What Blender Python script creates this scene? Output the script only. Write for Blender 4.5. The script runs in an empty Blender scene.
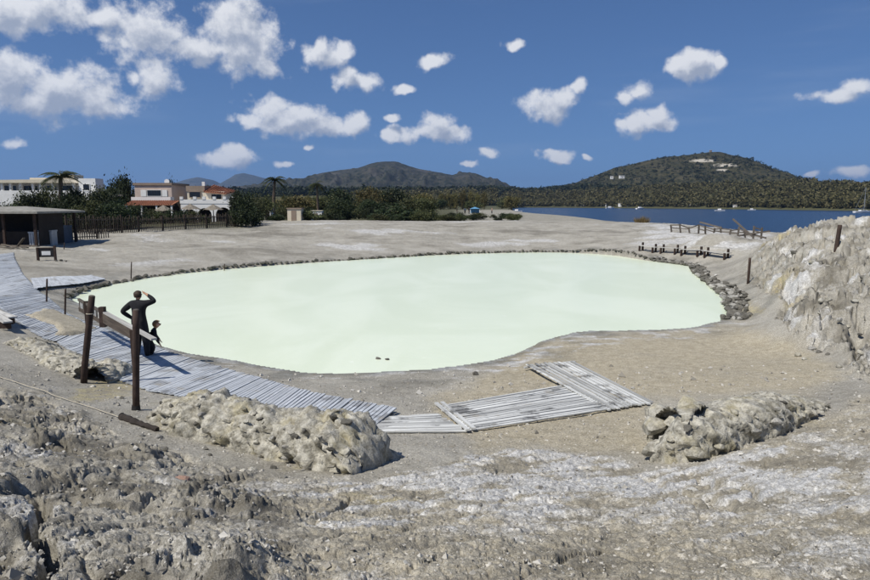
import bpy, bmesh, math, random
import numpy as np
from mathutils import Vector, Matrix, Euler
R = math.radians
random.seed(7); RNG = np.random.default_rng(11)
sc = bpy.context.scene
COL = sc.collection

# ------------------------------------------------------------------ camera
FPX, CX, CY, HORIZON = 628.0, 435.0, 290.0, 203.0        # photograph is 870 x 580
CAMZ = 4.2
PITCH = math.atan((CY - HORIZON) / FPX)
cam = bpy.data.cameras.new('camera'); camo = bpy.data.objects.new('camera', cam); COL.objects.link(camo)
cam.sensor_width = 36.0; cam.lens = 36.0 * FPX / 870.0
cam.clip_start = 0.1; cam.clip_end = 30000
camo.location = (0, 0, CAMZ); camo.rotation_euler = (R(90) - PITCH, 0, 0)
sc.camera = camo

# ------------------------------------------------------------------ light
SUN_EL = R(53.0)
SHD = Vector((0.80, 0.60, 0)).normalized()               # direction in which shadows fall
SUNV = Vector((-SHD.x * math.cos(SUN_EL), -SHD.y * math.cos(SUN_EL), math.sin(SUN_EL)))
sun = bpy.data.lights.new('sun', 'SUN'); suno = bpy.data.objects.new('sun', sun); COL.objects.link(suno)
sun.energy = 5.0; sun.angle = R(0.53); sun.color = (1.0, 0.95, 0.865)
suno.rotation_euler = SUNV.to_track_quat('Z', 'Y').to_euler()

vs = sc.view_settings
vs.view_transform = 'Standard'; vs.look = 'None'; vs.exposure = 0.0; vs.gamma = 1.0; vs.use_curve_mapping = False
sc.render.engine = 'CYCLES'
cy = sc.cycles
cy.use_denoising = True; cy.max_bounces = 5; cy.diffuse_bounces = 3; cy.glossy_bounces = 2
cy.transmission_bounces = 2; cy.transparent_max_bounces = 6; cy.volume_bounces = 0
cy.caustics_reflective = False; cy.caustics_refractive = False

# photograph pixel -> world direction
FW = Vector((0, math.cos(PITCH), -math.sin(PITCH))); UPV = Vector((0, math.sin(PITCH), math.cos(PITCH)))
def ray(px, py): return FW + Vector((1, 0, 0)) * ((px - CX) / FPX) + UPV * ((CY - py) / FPX)
def P(px, py, Y):                                        # point on that ray at ground distance Y along the view axis
    d = ray(px, py); return Vector((0, 0, CAMZ)) + d * (Y / d.y)
def PZ(px, py, z):                                       # point on that ray at height z
    d = ray(px, py); return Vector((0, 0, CAMZ)) + d * ((z - CAMZ) / d.z)
def project(x, y, z):
    dz = z - CAMZ
    dep = y * math.cos(PITCH) - dz * math.sin(PITCH); up = y * math.sin(PITCH) + dz * math.cos(PITCH)
    dep = np.maximum(dep, 0.05)
    return CX + FPX * x / dep, CY - FPX * up / dep

# ------------------------------------------------------------------ node helpers
class NT:
    def __init__(s, tree): s.t = tree; s.n = tree.nodes; s.l = tree.links
    def new(s, typ, **kw):
        nd = s.n.new(typ)
        for k, v in kw.items(): setattr(nd, k, v)
        return nd
    def put(s, sock, v):
        if v is None: return
        if isinstance(v, bpy.types.NodeSocket): s.l.new(v, sock)
        else:
            if hasattr(sock.default_value, '__len__') and not hasattr(v, '__len__'): v = (v,) * len(sock.default_value)
            if hasattr(v, '__len__') and len(sock.default_value) == 4 and len(v) == 3: v = tuple(v) + (1,)
            sock.default_value = v
    def math(s, op, a, b=None, c=None, clamp=False):
        nd = s.new('ShaderNodeMath', operation=op, use_clamp=clamp)
        s.put(nd.inputs[0], a); s.put(nd.inputs[1], b); s.put(nd.inputs[2], c); return nd.outputs[0]
    def vmath(s, op, a, b=None, scale=None):
        nd = s.new('ShaderNodeVectorMath', operation=op); s.put(nd.inputs[0], a)
        if b is not None: s.put(nd.inputs[1], b)
        if scale is not None: s.put(nd.inputs['Scale'], scale)
        return nd.outputs['Value'] if op in ('LENGTH', 'DOT_PRODUCT') else nd.outputs[0]
    def mix(s, f, a, b, blend='MIX', clamp=False):
        nd = s.new('ShaderNodeMix', data_type='RGBA', blend_type=blend); s.put(nd.inputs[0], f); s.put(nd.inputs[6], a); s.put(nd.inputs[7], b)
        return nd.outputs[2]
    def noise(s, vec, scale, detail=4, rough=0.55, dist=0.0, out=0):
        nd = s.new('ShaderNodeTexNoise'); s.put(nd.inputs['Vector'], vec); s.put(nd.inputs['Scale'], scale)
        nd.inputs['Detail'].default_value = detail; nd.inputs['Roughness'].default_value = rough; nd.inputs['Distortion'].default_value = dist
        return nd.outputs[out]
    def ramp(s, f, lo, hi, a=0.0, b=1.0, smooth=True):
        nd = s.new('ShaderNodeMapRange', interpolation_type='SMOOTHSTEP' if smooth else 'LINEAR')
        s.put(nd.inputs[0], f); s.put(nd.inputs[1], lo); s.put(nd.inputs[2], hi); s.put(nd.inputs[3], a); s.put(nd.inputs[4], b); return nd.outputs[0]
    def pos(s): return s.new('ShaderNodeNewGeometry').outputs['Position']
    def obj(s): return s.new('ShaderNodeTexCoord').outputs['Object']

# ------------------------------------------------------------------ world: daylight sky with fair-weather clouds
wd = bpy.data.worlds.new('World'); sc.world = wd; wd.use_nodes = True
W = NT(wd.node_tree); W.n.clear()
SKY_STRENGTH = 0.080; SKY_TINT = (0.64, 0.83, 1.10)
wd.cycles.sampling_method = 'NONE'
sky = W.new('ShaderNodeTexSky', sky_type='NISHITA', sun_disc=False)
sky.sun_elevation = SUN_EL; sky.sun_rotation = math.atan2(SUNV.x, SUNV.y)
sky.altitude = 0; sky.air_density = 1.0; sky.dust_density = 0.2; sky.ozone_density = 2.5
# (px, py, half width, half height, tilt in degrees) in the photograph
CLOUDS = [(40,14,62,24,0),(8,10,36,22,0),(105,20,22,12,0),(148,34,42,27,0),(238,30,34,30,0),(246,52,40,24,8),(262,68,26,10,0),(200,52,40,14,6),(62,96,72,25,10),(14,78,42,26,0),(100,106,34,14,6),
 (155,78,21,15,0),(132,75,9,8,0),(327,54,23,14,0),(345,50,12,8,30),(322,44,10,9,0),(361,79,22,9,27),(350,72,10,8,0),(436,62,15,8,15),(270,106,24,12,0),(293,118,38,14,8),(318,125,30,12,0),(357,122,13,10,0),(250,117,16,8,0),
 (229,159,33,8,0),(236,154,20,8,0),(286,163,9,4,0),(311,148,7,4,0),(438,124,20,15,0),(428,133,38,10,-6),(455,130,17,9,10),(390,137,12,7,0),(490,152,11,5,0),(557,154,19,6,0),(551,150,9,5,0),
 (548,110,24,14,-10),(562,97,17,14,-35),(577,84,9,10,0),(637,92,15,10,-30),(628,97,8,8,0),(645,123,34,10,-5),(655,116,18,9,-8),(620,125,12,7,0),(696,70,26,13,-8),(702,62,20,11,0),(722,66,7,6,0),(513,43,10,5,0),
 (842,97,32,8,-6),(862,90,20,11,-10),(850,175,20,6,0),(812,177,9,4,0),(10,143,17,5,0),(405,88,10,5,0),(583,156,7,3,0),(470,162,8,3,0),(392,118,6,4,0)]
gt = bpy.data.node_groups.new('cloud_cover', 'ShaderNodeTree')
gt.interface.new_socket('Vector', in_out='INPUT', socket_type='NodeSocketVector')
gt.interface.new_socket('Warp', in_out='INPUT', socket_type='NodeSocketVector')
gt.interface.new_socket('Value', in_out='OUTPUT', socket_type='NodeSocketFloat')
G = NT(gt); gi = G.new('NodeGroupInput'); go = G.new('NodeGroupOutput')
v0 = G.vmath('ADD', gi.outputs[0], gi.outputs[1])
acc = None
for bank in range(0, len(CLOUDS), 20):
    src = v0
    if acc is not None:                                   # bank after bank, which keeps the shader small
        ma = G.new('ShaderNodeVectorMath', operation='MULTIPLY_ADD'); G.put(ma.inputs[0], acc); ma.inputs[1].default_value = (1e-7,) * 3; G.put(ma.inputs[2], v0); src = ma.outputs[0]
    for px, py, hw, hh, tilt in CLOUDS[bank:bank + 20]:
        c = ray(px, py); k = FPX * c.y / 1.28; sx, sy = k / hw, k / hh
        ma = G.new('ShaderNodeVectorMath', operation='MULTIPLY_ADD'); G.put(ma.inputs[0], src); ma.inputs[1].default_value = (sx, sy, 0); ma.inputs[2].default_value = (-c.x / c.y * sx, -c.z / c.y * sy, 0)
        ln = G.vmath('LENGTH', ma.outputs[0])
        acc = ln if acc is None else G.math('MINIMUM', acc, ln)
G.put(go.inputs[0], G.math('MAXIMUM', G.math('SUBTRACT', 1.0, acc), -0.6))
wdir = W.vmath('NORMALIZE', W.new('ShaderNodeTexCoord').outputs['Generated'])
sep = W.new('ShaderNodeSeparateXYZ'); W.l.new(wdir, sep.inputs[0])
yy = W.math('MAXIMUM', sep.outputs[1], 0.2)
cmb = W.new('ShaderNodeCombineXYZ'); W.put(cmb.inputs[0], W.math('DIVIDE', sep.outputs[0], yy)); W.put(cmb.inputs[1], W.math('DIVIDE', sep.outputs[2], yy))
uv = cmb.outputs[0]
warp = W.vmath('SCALE', W.vmath('SUBTRACT', W.noise(wdir, 15, 3, .55, out=1), (.5, .5, .5)), scale=0.042)
front = W.ramp(sep.outputs[1], .45, .62)
back = W.math('SUBTRACT', W.math('MULTIPLY', W.noise(W.vmath('MULTIPLY', wdir, (1, 1, 2.4)), 4.5, 3, .5), 2.6), 1.62)   # the same kind of sky all round
def cg(dv, du, scale, det):
    g = W.new('ShaderNodeGroup'); g.node_tree = gt; W.put(g.inputs[0], W.vmath('ADD', uv, du) if du else uv); W.put(g.inputs[1], warp)
    n = W.noise(W.vmath('ADD', wdir, dv) if dv else wdir, scale, det, .6)
    mx = W.new('ShaderNodeMix'); W.put(mx.inputs[0], front); W.put(mx.inputs[2], back); W.put(mx.inputs[3], g.outputs[0])
    return W.math('ADD', mx.outputs[0], W.math('MULTIPLY', W.math('SUBTRACT', n, .54), 1.95))
dA = cg(None, None, 30, 7)
dB = cg((-0.008, 0, 0.018), (-0.008, 0.018, 0), 30, 4)
cover = W.ramp(dA, -0.06, 0.55)
lit = W.ramp(W.math('SUBTRACT', dB, W.math('MULTIPLY', dA, 0.3)), -0.15, 0.75)      # cloud between this spot and the sun
ccol = W.mix(lit, (0.90, 0.91, 0.93), (0.38, 0.43, 0.53))
ccol = W.vmath('SCALE', ccol, scale=1.0 / SKY_STRENGTH)
sv = W.vmath('ADD', W.vmath('MULTIPLY', wdir, (1, 1, .9)), (0, 0, .10)); W.put(sky.inputs[0], W.vmath('NORMALIZE', sv))
skyc = W.mix(1.0, sky.outputs[0], SKY_TINT, blend='MULTIPLY')
# thin high veil
stv = W.vmath('MULTIPLY', wdir, (1.2, 1.2, 9.0))
veil = W.ramp(W.noise(stv, 2.2, 4, .55), .48, .85, 0, .16)
skyc = W.mix(veil, skyc, tuple(v / SKY_STRENGTH for v in (.55, .62, .74)))
bgc = W.mix(W.math('MULTIPLY', cover, .90), skyc, ccol)
bg = W.new('ShaderNodeBackground'); W.put(bg.inputs[0], bgc); bg.inputs[1].default_value = SKY_STRENGTH
wo = W.new('ShaderNodeOutputWorld'); W.l.new(bg.outputs[0], wo.inputs[0])

# ------------------------------------------------------------------ numpy noise
_perm = RNG.permutation(1024).astype(np.int32); _perm = np.concatenate([_perm, _perm, _perm])
_grad = RNG.normal(size=(1024, 3)).astype(np.float32); _grad /= np.linalg.norm(_grad, axis=1)[:, None]
_th = RNG.uniform(0, 2 * np.pi, 1024); _gx = np.cos(_th).astype(np.float32); _gy = np.sin(_th).astype(np.float32)
def perlin(x, y, z=0.0):
    x = np.asarray(x, np.float32); y = np.asarray(y, np.float32)
    if np.ndim(z) == 0:                                   # plain 2-D noise, z only picks the pattern
        xi = np.floor(x).astype(np.int32); yi = np.floor(y).astype(np.int32); xf = x - xi; yf = y - yi; zi = int(z * 10) & 1023
        u = xf * xf * xf * (xf * (xf * 6 - 15) + 10); v = yf * yf * yf * (yf * (yf * 6 - 15) + 10)
        h0 = _perm[xi & 1023] + zi * 7; h1 = _perm[(xi + 1) & 1023] + zi * 7; y0 = yi & 1023; y1 = (yi + 1) & 1023
        def q(h, yj, dx, dy): i = _perm[(h + yj) & 1023]; return _gx[i] * (xf - dx) + _gy[i] * (yf - dy)
        a = q(h0, y0, 0, 0); b = q(h1, y0, 1, 0); c = q(h0, y1, 0, 1); d = q(h1, y1, 1, 1)
        a += u * (b - a); c += u * (d - c); return (a + v * (c - a)) * np.float32(1.4)
    z = np.asarray(z, np.float32)
    xi = np.floor(x).astype(np.int32); yi = np.floor(y).astype(np.int32); zi = np.floor(z).astype(np.int32)
    xf = x - xi; yf = y - yi; zf = z - zi
    u = xf * xf * xf * (xf * (xf * 6 - 15) + 10); v = yf * yf * yf * (yf * (yf * 6 - 15) + 10); w = zf * zf * zf * (zf * (zf * 6 - 15) + 10)
    flat = not np.any(zf)
    def g(dx, dy, dz):
        h = _perm[(_perm[(_perm[(xi + dx) & 1023] + ((yi + dy) & 1023)) & 1023] + ((zi + dz) & 1023)) & 1023]
        gr = _grad[h]
        return gr[..., 0] * (xf - dx) + gr[..., 1] * (yf - dy) + gr[..., 2] * (zf - dz)
    def plane(dz):
        a = g(0, 0, dz); b = g(1, 0, dz); c = g(0, 1, dz); d = g(1, 1, dz)
        ab = a + u * (b - a); cd = c + u * (d - c); return ab + v * (cd - ab)
    p0 = plane(0)
    if flat: return p0 * 1.5
    return (p0 + w * (plane(1) - p0)) * 1.5
def fbm(x, y, z=0.0, octv=4, gain=.5, lac=2.03, kind=0):
    s = 0; a = 1.0; t = 0
    for i in range(octv):
        n = perlin(x + 13.7 * i, y - 7.3 * i, z if np.ndim(z) else z)
        if kind == 1: n = 1 - 2 * np.abs(n)              # ridged
        elif kind == 2: n = 2 * np.abs(n) - .5           # billowed
        s = s + a * n; t += a; a *= gain; x = x * lac; y = y * lac; z = z * lac if np.ndim(z) else z + 1.3
    return s / t
_cj = RNG.uniform(.08, .92, (1024, 2)).astype(np.float32); _cr = RNG.uniform(-1, 1, (1024, 3)).astype(np.float32)
def blocks(x, y, seed=0, tilt=.9):
    """fractured blocks: a random height and tilt for each cell, and the distance to the nearest joint"""
    x = np.asarray(x, np.float32); y = np.asarray(y, np.float32); xi = np.floor(x).astype(np.int32); yi = np.floor(y).astype(np.int32)
    f1 = np.full(x.shape, 9, np.float32); f2 = f1.copy(); h = np.zeros_like(x)
    for dx in (-1, 0, 1):
        for dy in (-1, 0, 1):
            i = _perm[(_perm[(xi + dx) & 1023] + ((yi + dy) & 1023) + seed * 17) & 1023]
            ox = x - (xi + dx + _cj[i, 0]); oy = y - (yi + dy + _cj[i, 1]); d = ox * ox + oy * oy
            hh = _cr[i, 0] + tilt * (_cr[i, 1] * ox + _cr[i, 2] * oy); c = d < f1
            f2 = np.where(c, f1, np.minimum(f2, d)); h = np.where(c, hh, h); f1 = np.where(c, d, f1)
    return h, np.sqrt(f2) - np.sqrt(f1)
def crag(x, y, z, specs):
    """sum of block layers: (cells per metre, height, joint depth)"""
    s = 0
    for k, (fr, a, j) in enumerate(specs):
        q = fbm(x * fr * .9, y * fr * .9, 60 + k, 3, .6); q2 = fbm(x * fr * .9, y * fr * .9, 70 + k, 3, .6)
        h, e = blocks(x * fr + .45 * q + z * .6 * fr, y * fr + .45 * q2, k + 1); s = s + a * h - j * sstep(.16, .0, e)
    return s
def sstep(a, b, x): t = np.clip((x - a) / (b - a), 0, 1); return t * t * (3 - 2 * t)
def poly_sd(poly, x, y):                                  # signed distance to a polygon, negative inside
    d = np.full(x.shape, 1e9, np.float32); ins = np.zeros(x.shape, bool); n = len(poly)
    for i in range(n):
        ax, ay = poly[i]; bx, by = poly[(i + 1) % n]; ex, ey = bx - ax, by - ay
        t = np.clip(((x - ax) * ex + (y - ay) * ey) / (ex * ex + ey * ey + 1e-9), 0, 1)
        d = np.minimum(d, (x - ax - t * ex) ** 2 + (y - ay - t * ey) ** 2)
        c = ((ay > y) != (by > y)); xs = ax + (y - ay) / (by - ay + 1e-12) * ex
        ins ^= c & (x < xs)
    d = np.sqrt(d); return np.where(ins, -d, d)

# ------------------------------------------------------------------ the lie of the land: heights read off the photograph (pixel, height above the mud pool)
SEA = -1.8
SHORE_PX = [(72,300),(78,295),(90,290),(130,281.5),(180,274),(240,268),(300,263.5),(380,258.5),(440,255),(500,253),(560,252.5),(610,255),(650,261),(686,266),(691,272),(705,283),(720,297),(727,310),(722,320),(700,326),(660,330),(610,331),(575,333),(545,340),(525,350),(505,357),(480,363),(440,368),(400,371),(340,374),(300,373),(262,366),(230,360),(205,357),(180,352),(160,346),(130,332),(105,317),(85,306)]
CTRL = [(p[0], p[1], 0.03) for p in SHORE_PX[::2]]
CTRL += [(435,580,2.5),(0,580,2.55),(200,580,2.55),(650,580,2.45),(870,580,2.5),(0,520,2.15),(0,470,1.75),(0,420,1.3),(0,385,1.1),(0,350,.95),(100,440,1.15),(100,500,1.85),(220,500,1.6),(160,450,1.1),(250,470,1.05),
 (340,470,.95),(340,520,1.75),(435,450,.72),(435,480,1.12),(435,520,1.75),(540,450,.62),(540,480,1.1),(600,450,.62),(600,520,1.72),(650,462,.75),(720,470,1.12),(760,440,.98),(870,420,1.1),(870,470,1.5),(780,520,1.85),(830,400,.75),
 (435,425,.47),(435,395,.2),(520,415,.42),(600,380,.24),(650,410,.45),(700,385,.36),(700,350,.16),(760,345,.28),(790,370,.42),(850,378,.62),(820,345,.55),
 (200,370,.22),(230,385,.36),(320,410,.45),(320,390,.3),(110,362,.5),(60,345,.5),(85,383,.66),(136,411,.86),(150,395,.66),(30,330,.62),(60,318,.42),(0,300,.8),(35,285,.55),(60,290,.3),(60,275,.5),(0,262,.95),(48,262,.72),(110,265,.5),
 (150,255,.7),(100,248,.95),(30,250,1.05),(62,241,1.25),(130,236,1.4),(200,228,1.75),(180,245,.9),(250,250,.7),(250,236,1.2),(300,226,1.75),(350,240,.9),(380,222.5,1.95),(435,240,.8),(435,230,1.35),(480,221.5,1.95),(550,240,.75),(550,228,1.45),(600,222,1.85),
 (640,251,.5),(690,255,.5),(726,258,.55),(640,240,.95),(690,243,.95),(640,225,1.7),(670,224,1.75),(700,235,1.4),(740,240,1.3),(760,240,1.5),(745,258,.8),
 (735,272,.4),(745,290,.35),(765,310,.32),(785,316,.5)]
ctrl = [PZ(*c) for c in CTRL]
ctrl += [P(870,321,16), P(870,280,20), P(870,247,25), P(870,227,30), P(870,224,36), P(838,300,17.5), P(838,270,22), P(838,247,26), P(838,228,31.5), P(800,300,19.3), P(800,275,23.2), P(800,253,27.5), P(800,230,34), P(772,240,37), P(775,272,27), P(765,258,33), P(780,292,22.5),
         P(940,300,16), P(940,245,24), P(940,225,31),
         P(1000,400,8), Vector((0,.8,2.6)), Vector((3,0.5,2.7)), Vector((-3,.5,2.7)), P(-80,300,25), P(-80,400,9), P(-100,240,48)]
ctrl += [Vector((28, 46, 1.6)), Vector((20, 46, 2.0)), Vector((30, 60, .8)), Vector((0, 95, 1.4)), Vector((-40, 95, 1.5)), Vector((40, 95, .5)), Vector((60, 80, .5))]
cp = np.array([[math.atan2(c.x, c.y), 0.62 * math.log(math.hypot(c.x, c.y)), c.z] for c in ctrl])
def _tps(r2): return np.where(r2 > 1e-12, .5 * r2 * np.log(np.maximum(r2, 1e-12)), 0)
_n = len(cp); _K = _tps(((cp[:, None, :2] - cp[None, :, :2]) ** 2).sum(-1)) + np.eye(_n) * 2e-4
_Pm = np.c_[np.ones(_n), cp[:, :2]]
_sol = np.linalg.solve(np.block([[_K, _Pm], [_Pm.T, np.zeros((3, 3))]]), np.r_[cp[:, 2], 0, 0, 0])
def coast_near(a): return np.interp(a, [5.0, 7.2, 9, 15, 25, 60], [2000, 285, 240, 165, 110, 90])
def coast_far(a): return np.interp(a, [-60, -10, 5, 8, 16, 36, 60], [500, 520, 700, 880, 800, 570, 560])
def far_land(x, y):
    r = np.hypot(x, y); a = np.degrees(np.arctan2(x, y))
    rn, rf = coast_near(a), coast_far(a)
    near = 1.2 - 4.2 * sstep(rn - 55, rn + 12, r)
    top = np.interp(a, [-60, -18, -8, 0, 8, 20, 30, 36], [14, 14, 16, 19, 24, 28, 28, 22])
    up = -4 + (top + 4) * np.clip((r - (rf - 25)) / 330, 0, 1) ** .8 + 2.5 * fbm(x / 90, y / 90, octv=3) * sstep(rf + 40, rf + 200, r)
    return np.where(r > (rn + rf) / 2, np.where(rn > 1500, np.maximum(up, 1.2), up), np.where(rn > 1500, np.maximum(near, up), near))
def macro_tps(x, y):
    x = np.atleast_1d(np.asarray(x, np.float64)); y = np.atleast_1d(np.asarray(y, np.float64))
    r = np.hypot(x, y); u = np.clip(np.arctan2(x, y), -.75, .75); v = .62 * np.log(np.clip(r, .5, 115))
    s = np.zeros(x.shape)
    for i in range(0, x.size, 40000):
        j = slice(i, i + 40000); q = np.c_[u.ravel()[j], v.ravel()[j]]
        d2 = ((q[:, None, :] - cp[None, :, :2]) ** 2).sum(-1)
        s.ravel()[j] = _tps(d2) @ _sol[:_n] + _sol[_n] + q @ _sol[_n + 1:]
    w = sstep(82, 112, r)
    return s * (1 - w) + far_land(x, y) * w
_ug = np.linspace(-1.35, 1.35, 541); _vg = np.linspace(math.log(.3), math.log(3000), 901)
_ua, _va = np.meshgrid(_ug, _vg); _tab = macro_tps((np.sin(_ua) * np.exp(_va)).ravel(), (np.cos(_ua) * np.exp(_va)).ravel()).reshape(_ua.shape)
def macro(x, y):                                          # the same, looked up in a table
    x = np.atleast_1d(np.asarray(x, np.float64)); y = np.atleast_1d(np.asarray(y, np.float64))
    fu = np.clip((np.arctan2(x, y) - _ug[0]) / (_ug[1] - _ug[0]), 0, 539.999); fv = np.clip((np.log(np.maximum(np.hypot(x, y), .3)) - _vg[0]) / (_vg[1] - _vg[0]), 0, 899.999)
    i = fu.astype(int); j = fv.astype(int); a = fu - i; b = fv - j
    return (_tab[j, i] * (1 - a) + _tab[j, i + 1] * a) * (1 - b) + (_tab[j + 1, i] * (1 - a) + _tab[j + 1, i + 1] * a) * b
POOL_RAW = [(v.x, v.y) for v in (PZ(px, py, 0.0) for px, py in SHORE_PX)]
def _shoreline():                                         # a smooth curve through those points, with small bays
    p = np.array(POOL_RAW); out = []
    for i in range(len(p)):
        a, b, c, d = p[i - 1], p[i], p[(i + 1) % len(p)], p[(i + 2) % len(p)]; n = 6
        for k in range(n): t = k / n; out.append(.5 * ((2 * b) + (c - a) * t + (2 * a - 5 * b + 4 * c - d) * t * t + (3 * b - a - 3 * c + d) * t ** 3))
    q = np.array(out); j = .22 * np.stack([fbm(q[:, 0] * .7, q[:, 1] * .7, 1.0, 3, .6), fbm(q[:, 0] * .7, q[:, 1] * .7, 4.0, 3, .6)], -1)
    return [tuple(v) for v in q + j]
POOL = _shoreline()
def poly_px(pts, px, py, soft): return sstep(soft, -soft, poly_sd(pts, px, py))
CRUST = [(-700,372),(0,383),(60,402),(120,438),(200,464),(300,480),(380,480),(430,472),(470,455),(505,447),(545,449),(600,457),(655,470),(700,462),(760,446),(830,418),(860,398),(900,380),(1500,350),(1500,2500),(-700,2500)]
ROUGHL = [(-700,376),(0,388),(70,405),(130,440),(235,470),(285,500),(300,540),(270,590),(260,2500),(-700,2500)]
MOUND = [(752,252),(778,232),(800,222),(900,214),(1500,205),(1500,398),(880,384),(850,372),(845,352),(815,348),(792,332),(780,312),(788,296),(760,288),(745,276)]
TAN = [(530,340),(600,334),(740,325),(800,345),(845,375),(800,396),(650,398),(648,455),(600,456),(530,446),(480,448),(455,430),(430,400),(470,385)]
def detail(x, y, zm):
    """fine relief on top of the lie of the land, with the masks the ground material needs"""
    px, py = project(x, y, zm)
    r = np.hypot(x, y)
    near = sstep(130, 60, r)
    wx = x + .25 * fbm(x * .9, y * .9, 3.3, 2); wy = y + .25 * fbm(x * .9, y * .9, 8.1, 2)
    jx = px + 16 * fbm(x * 1.3, y * 1.3, 1.7, 3); jy = py + 9 * fbm(x * 1.3, y * 1.3, 5.2, 3)
    crust = poly_px(CRUST, jx, jy, 7); rl = poly_px(ROUGHL, jx, jy, 30) * crust; md = poly_px(MOUND, px + .5 * (jx - px), py + .4 * (jy - py), 6) ; tan = poly_px(TAN, jx, jy, 12)
    dp = poly_sd(POOL, x, y)
    big = fbm(wx * .8, wy * .8, 0, 3)
    rid = fbm(wx * 2.2, wy * 2.2, 2.2, 5, .55, kind=1)
    bil = fbm(wx * 3.1, wy * 3.1, 4.4, 4, .6, kind=2)
    fin = fbm(x * 14, y * 14, 0, 4, .6)
    lump = fbm(x * 6.5, y * 6.5, 1.1, 3, .6, kind=2)
    sx, sy = x * .83 + y * .55, -x * .55 + y * .83        # runnels cross the crust
    flow = fbm(sx * .9 + .4 * big, sy * 3.2 + .6 * big, 7.7, 4, .55)
    z = zm.copy()
    z += crust * (1 - .4 * rl) * (.05 * flow + .03 * rid + .014 * fin + .010 * lump + .05 * big)
    ux, uy = wx * .9 + wy * .45, -wx * .45 + wy * .9
    ra = fbm(ux * .9, uy * 1.5, 14.4, 5, .56, kind=1); rb = fbm(ux * 2.1, uy * 3.4, 17.4, 4, .6); rough2 = fbm(x * 24, y * 24, 2.0, 3, .65)
    amp = .45 + .9 * sstep(-.25, .4, fbm(x * .9, y * .9, 24.0, 2))
    z += rl * amp * (.13 * big + .06 * ra + .035 * rb + .02 * bil + .015 * lump + .015 * fin + .012 * rough2)
    # blocky ledges in the rough lava of the left foreground
    st = zm * 3.0 + 1.6 * big + .7 * ra + .35 * rb; ff = st - np.floor(st); z += rl * .03 * amp * (sstep(.5, .98, ff) - ff)
    ii = rl > .02; cg_ = np.zeros_like(z); cg_[ii] = crag(wx[ii], wy[ii], zm[ii], ((.9, .05, .06), (2.3, .045, .065), (5.5, .030, .035), (13, .014, .012))); z += rl * amp * cg_
    ii = (crust > .02) & (r < 30); cg_ = np.zeros_like(z); cg_[ii] = crag(x[ii], y[ii], zm[ii], ((1.3, .016, .014), (5.0, .010, .008), (14, .009, .006))); z += crust * (1 - rl) * cg_
    # right-hand mound: stepped, cracked rock
    mw = md * sstep(110, 40, r)
    big2 = fbm(x * .35, y * .35, 9.0, 3); rid2 = fbm(wx * 1.1, wy * 1.1, 6.0, 5, .58, kind=1)
    t2 = zm * 2.6 + 2.6 * big2 + .8 * rid2; ft = t2 - np.floor(t2)
    rb2 = fbm(wx * 1.9, wy * 1.9, 27.4, 5, .62); t3 = zm * 5.5 + 3.2 * rb2 + 1.5 * big2; f3 = t3 - np.floor(t3)
    z += mw * (.22 * big2 + .10 * rid2 + .08 * np.sign(rb2) * np.abs(rb2) ** .6 + .18 * (sstep(.5, .97, ft) - ft) + .06 * (sstep(.6, .95, f3) - f3) + .02 * lump + .012 * fin)
    ii = mw > .02; cg_ = np.zeros_like(z); cg_[ii] = crag(wx[ii], wy[ii], zm[ii], ((.36, .20, .22), (.9, .13, .22), (2.2, .08, .11), (5.5, .035, .04), (12, .016, .012))); z += mw * cg_
    # far bank: gullied ash
    bank = near * sstep(30, 45, r) * (1 - md)
    z += bank * sstep(1.0, 8, dp) * (.16 * fbm(x * .16, y * .16, 2, 3) + .10 * fbm(x * .5, y * .5, 5, 4, .6) + .035 * fbm(x * 1.8, y * 1.8, 5, 3, .6, kind=2))
    rimr = bank * sstep(610, 660, px) * sstep(252, 246, py); z += rimr * .14 * fbm(x * 1.0, y * 1.0, 3, 4, .6, kind=2)
    plain = (1 - crust) * (1 - md) * near
    z += plain * (.022 * fbm(x * 1.6, y * 1.6, 0, 4, .55) + .006 * fin + .012 * fbm(x * 4, y * 4, 3, 3)) * sstep(.0, 1.2, dp)
    # crevices
    for pts, wdt, dpt in (([(38,500),(30,525),(52,545),(44,585)], 9, .42), ([(300,520),(330,512),(352,500)], 3, .08), ([(690,478),(730,486),(765,500)], 3, .09), ([(640,478),(700,500),(745,512)], 3.5, .08), ([(866,330),(850,345),(868,362)], 7, .3), ([(795,300),(782,318),(800,330)], 5, .22)):
        dd = np.full(px.shape, 1e9)
        for (ax, ay), (bx, by) in zip(pts[:-1], pts[1:]):
            ex, ey = bx - ax, by - ay; t = np.clip(((jx - ax) * ex + (jy - ay) * ey) / (ex * ex + ey * ey), 0, 1)
            dd = np.minimum(dd, np.hypot(jx - ax - t * ex, jy - ay - t * ey))
        z -= dpt * sstep(wdt, wdt * .3, dd)
    # the pool: bed below, banks above the water
    inside = dp < 0
    z = np.where(inside, -.05 - .5 * sstep(0, 1.5, -dp), np.where(dp < 8, np.maximum(z, .015 + .02 * np.minimum(dp, 3) + .02 * fbm(x * 2.1, y * 2.1, 0, 3)), z))
    # colour masks
    patch = fbm(wx * .55, wy * .55, 12.0, 4, .55)
    band = sstep(436, 460, py) * sstep(560, 478, py) * sstep(150, 420, px)
    white = crust * np.clip(sstep(-.10, .42, .75 * flow + .5 * patch + .42 * band - .18 - .35 * rl), 0, 1)
    white = np.maximum(white, .62 * crust * sstep(-.12, .38, fbm(wx * .7, wy * .7, 81.0, 5, .6) + .3 * flow))
    white = np.maximum(white, mw * sstep(-.05, .45, .8 * fbm(wx * .9, wy * .9, 3.3, 5, .6) + .5 * patch + .03))
    white = np.maximum(white, rimr * sstep(-.15, .4, fbm(x * .3, y * .5, 4.0, 4) + .15))
    spit = poly_px([(520,352),(575,333),(640,333),(720,322),(735,330),(600,345),(540,362),(480,380),(440,388),(470,372)], jx, jy, 6)
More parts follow.
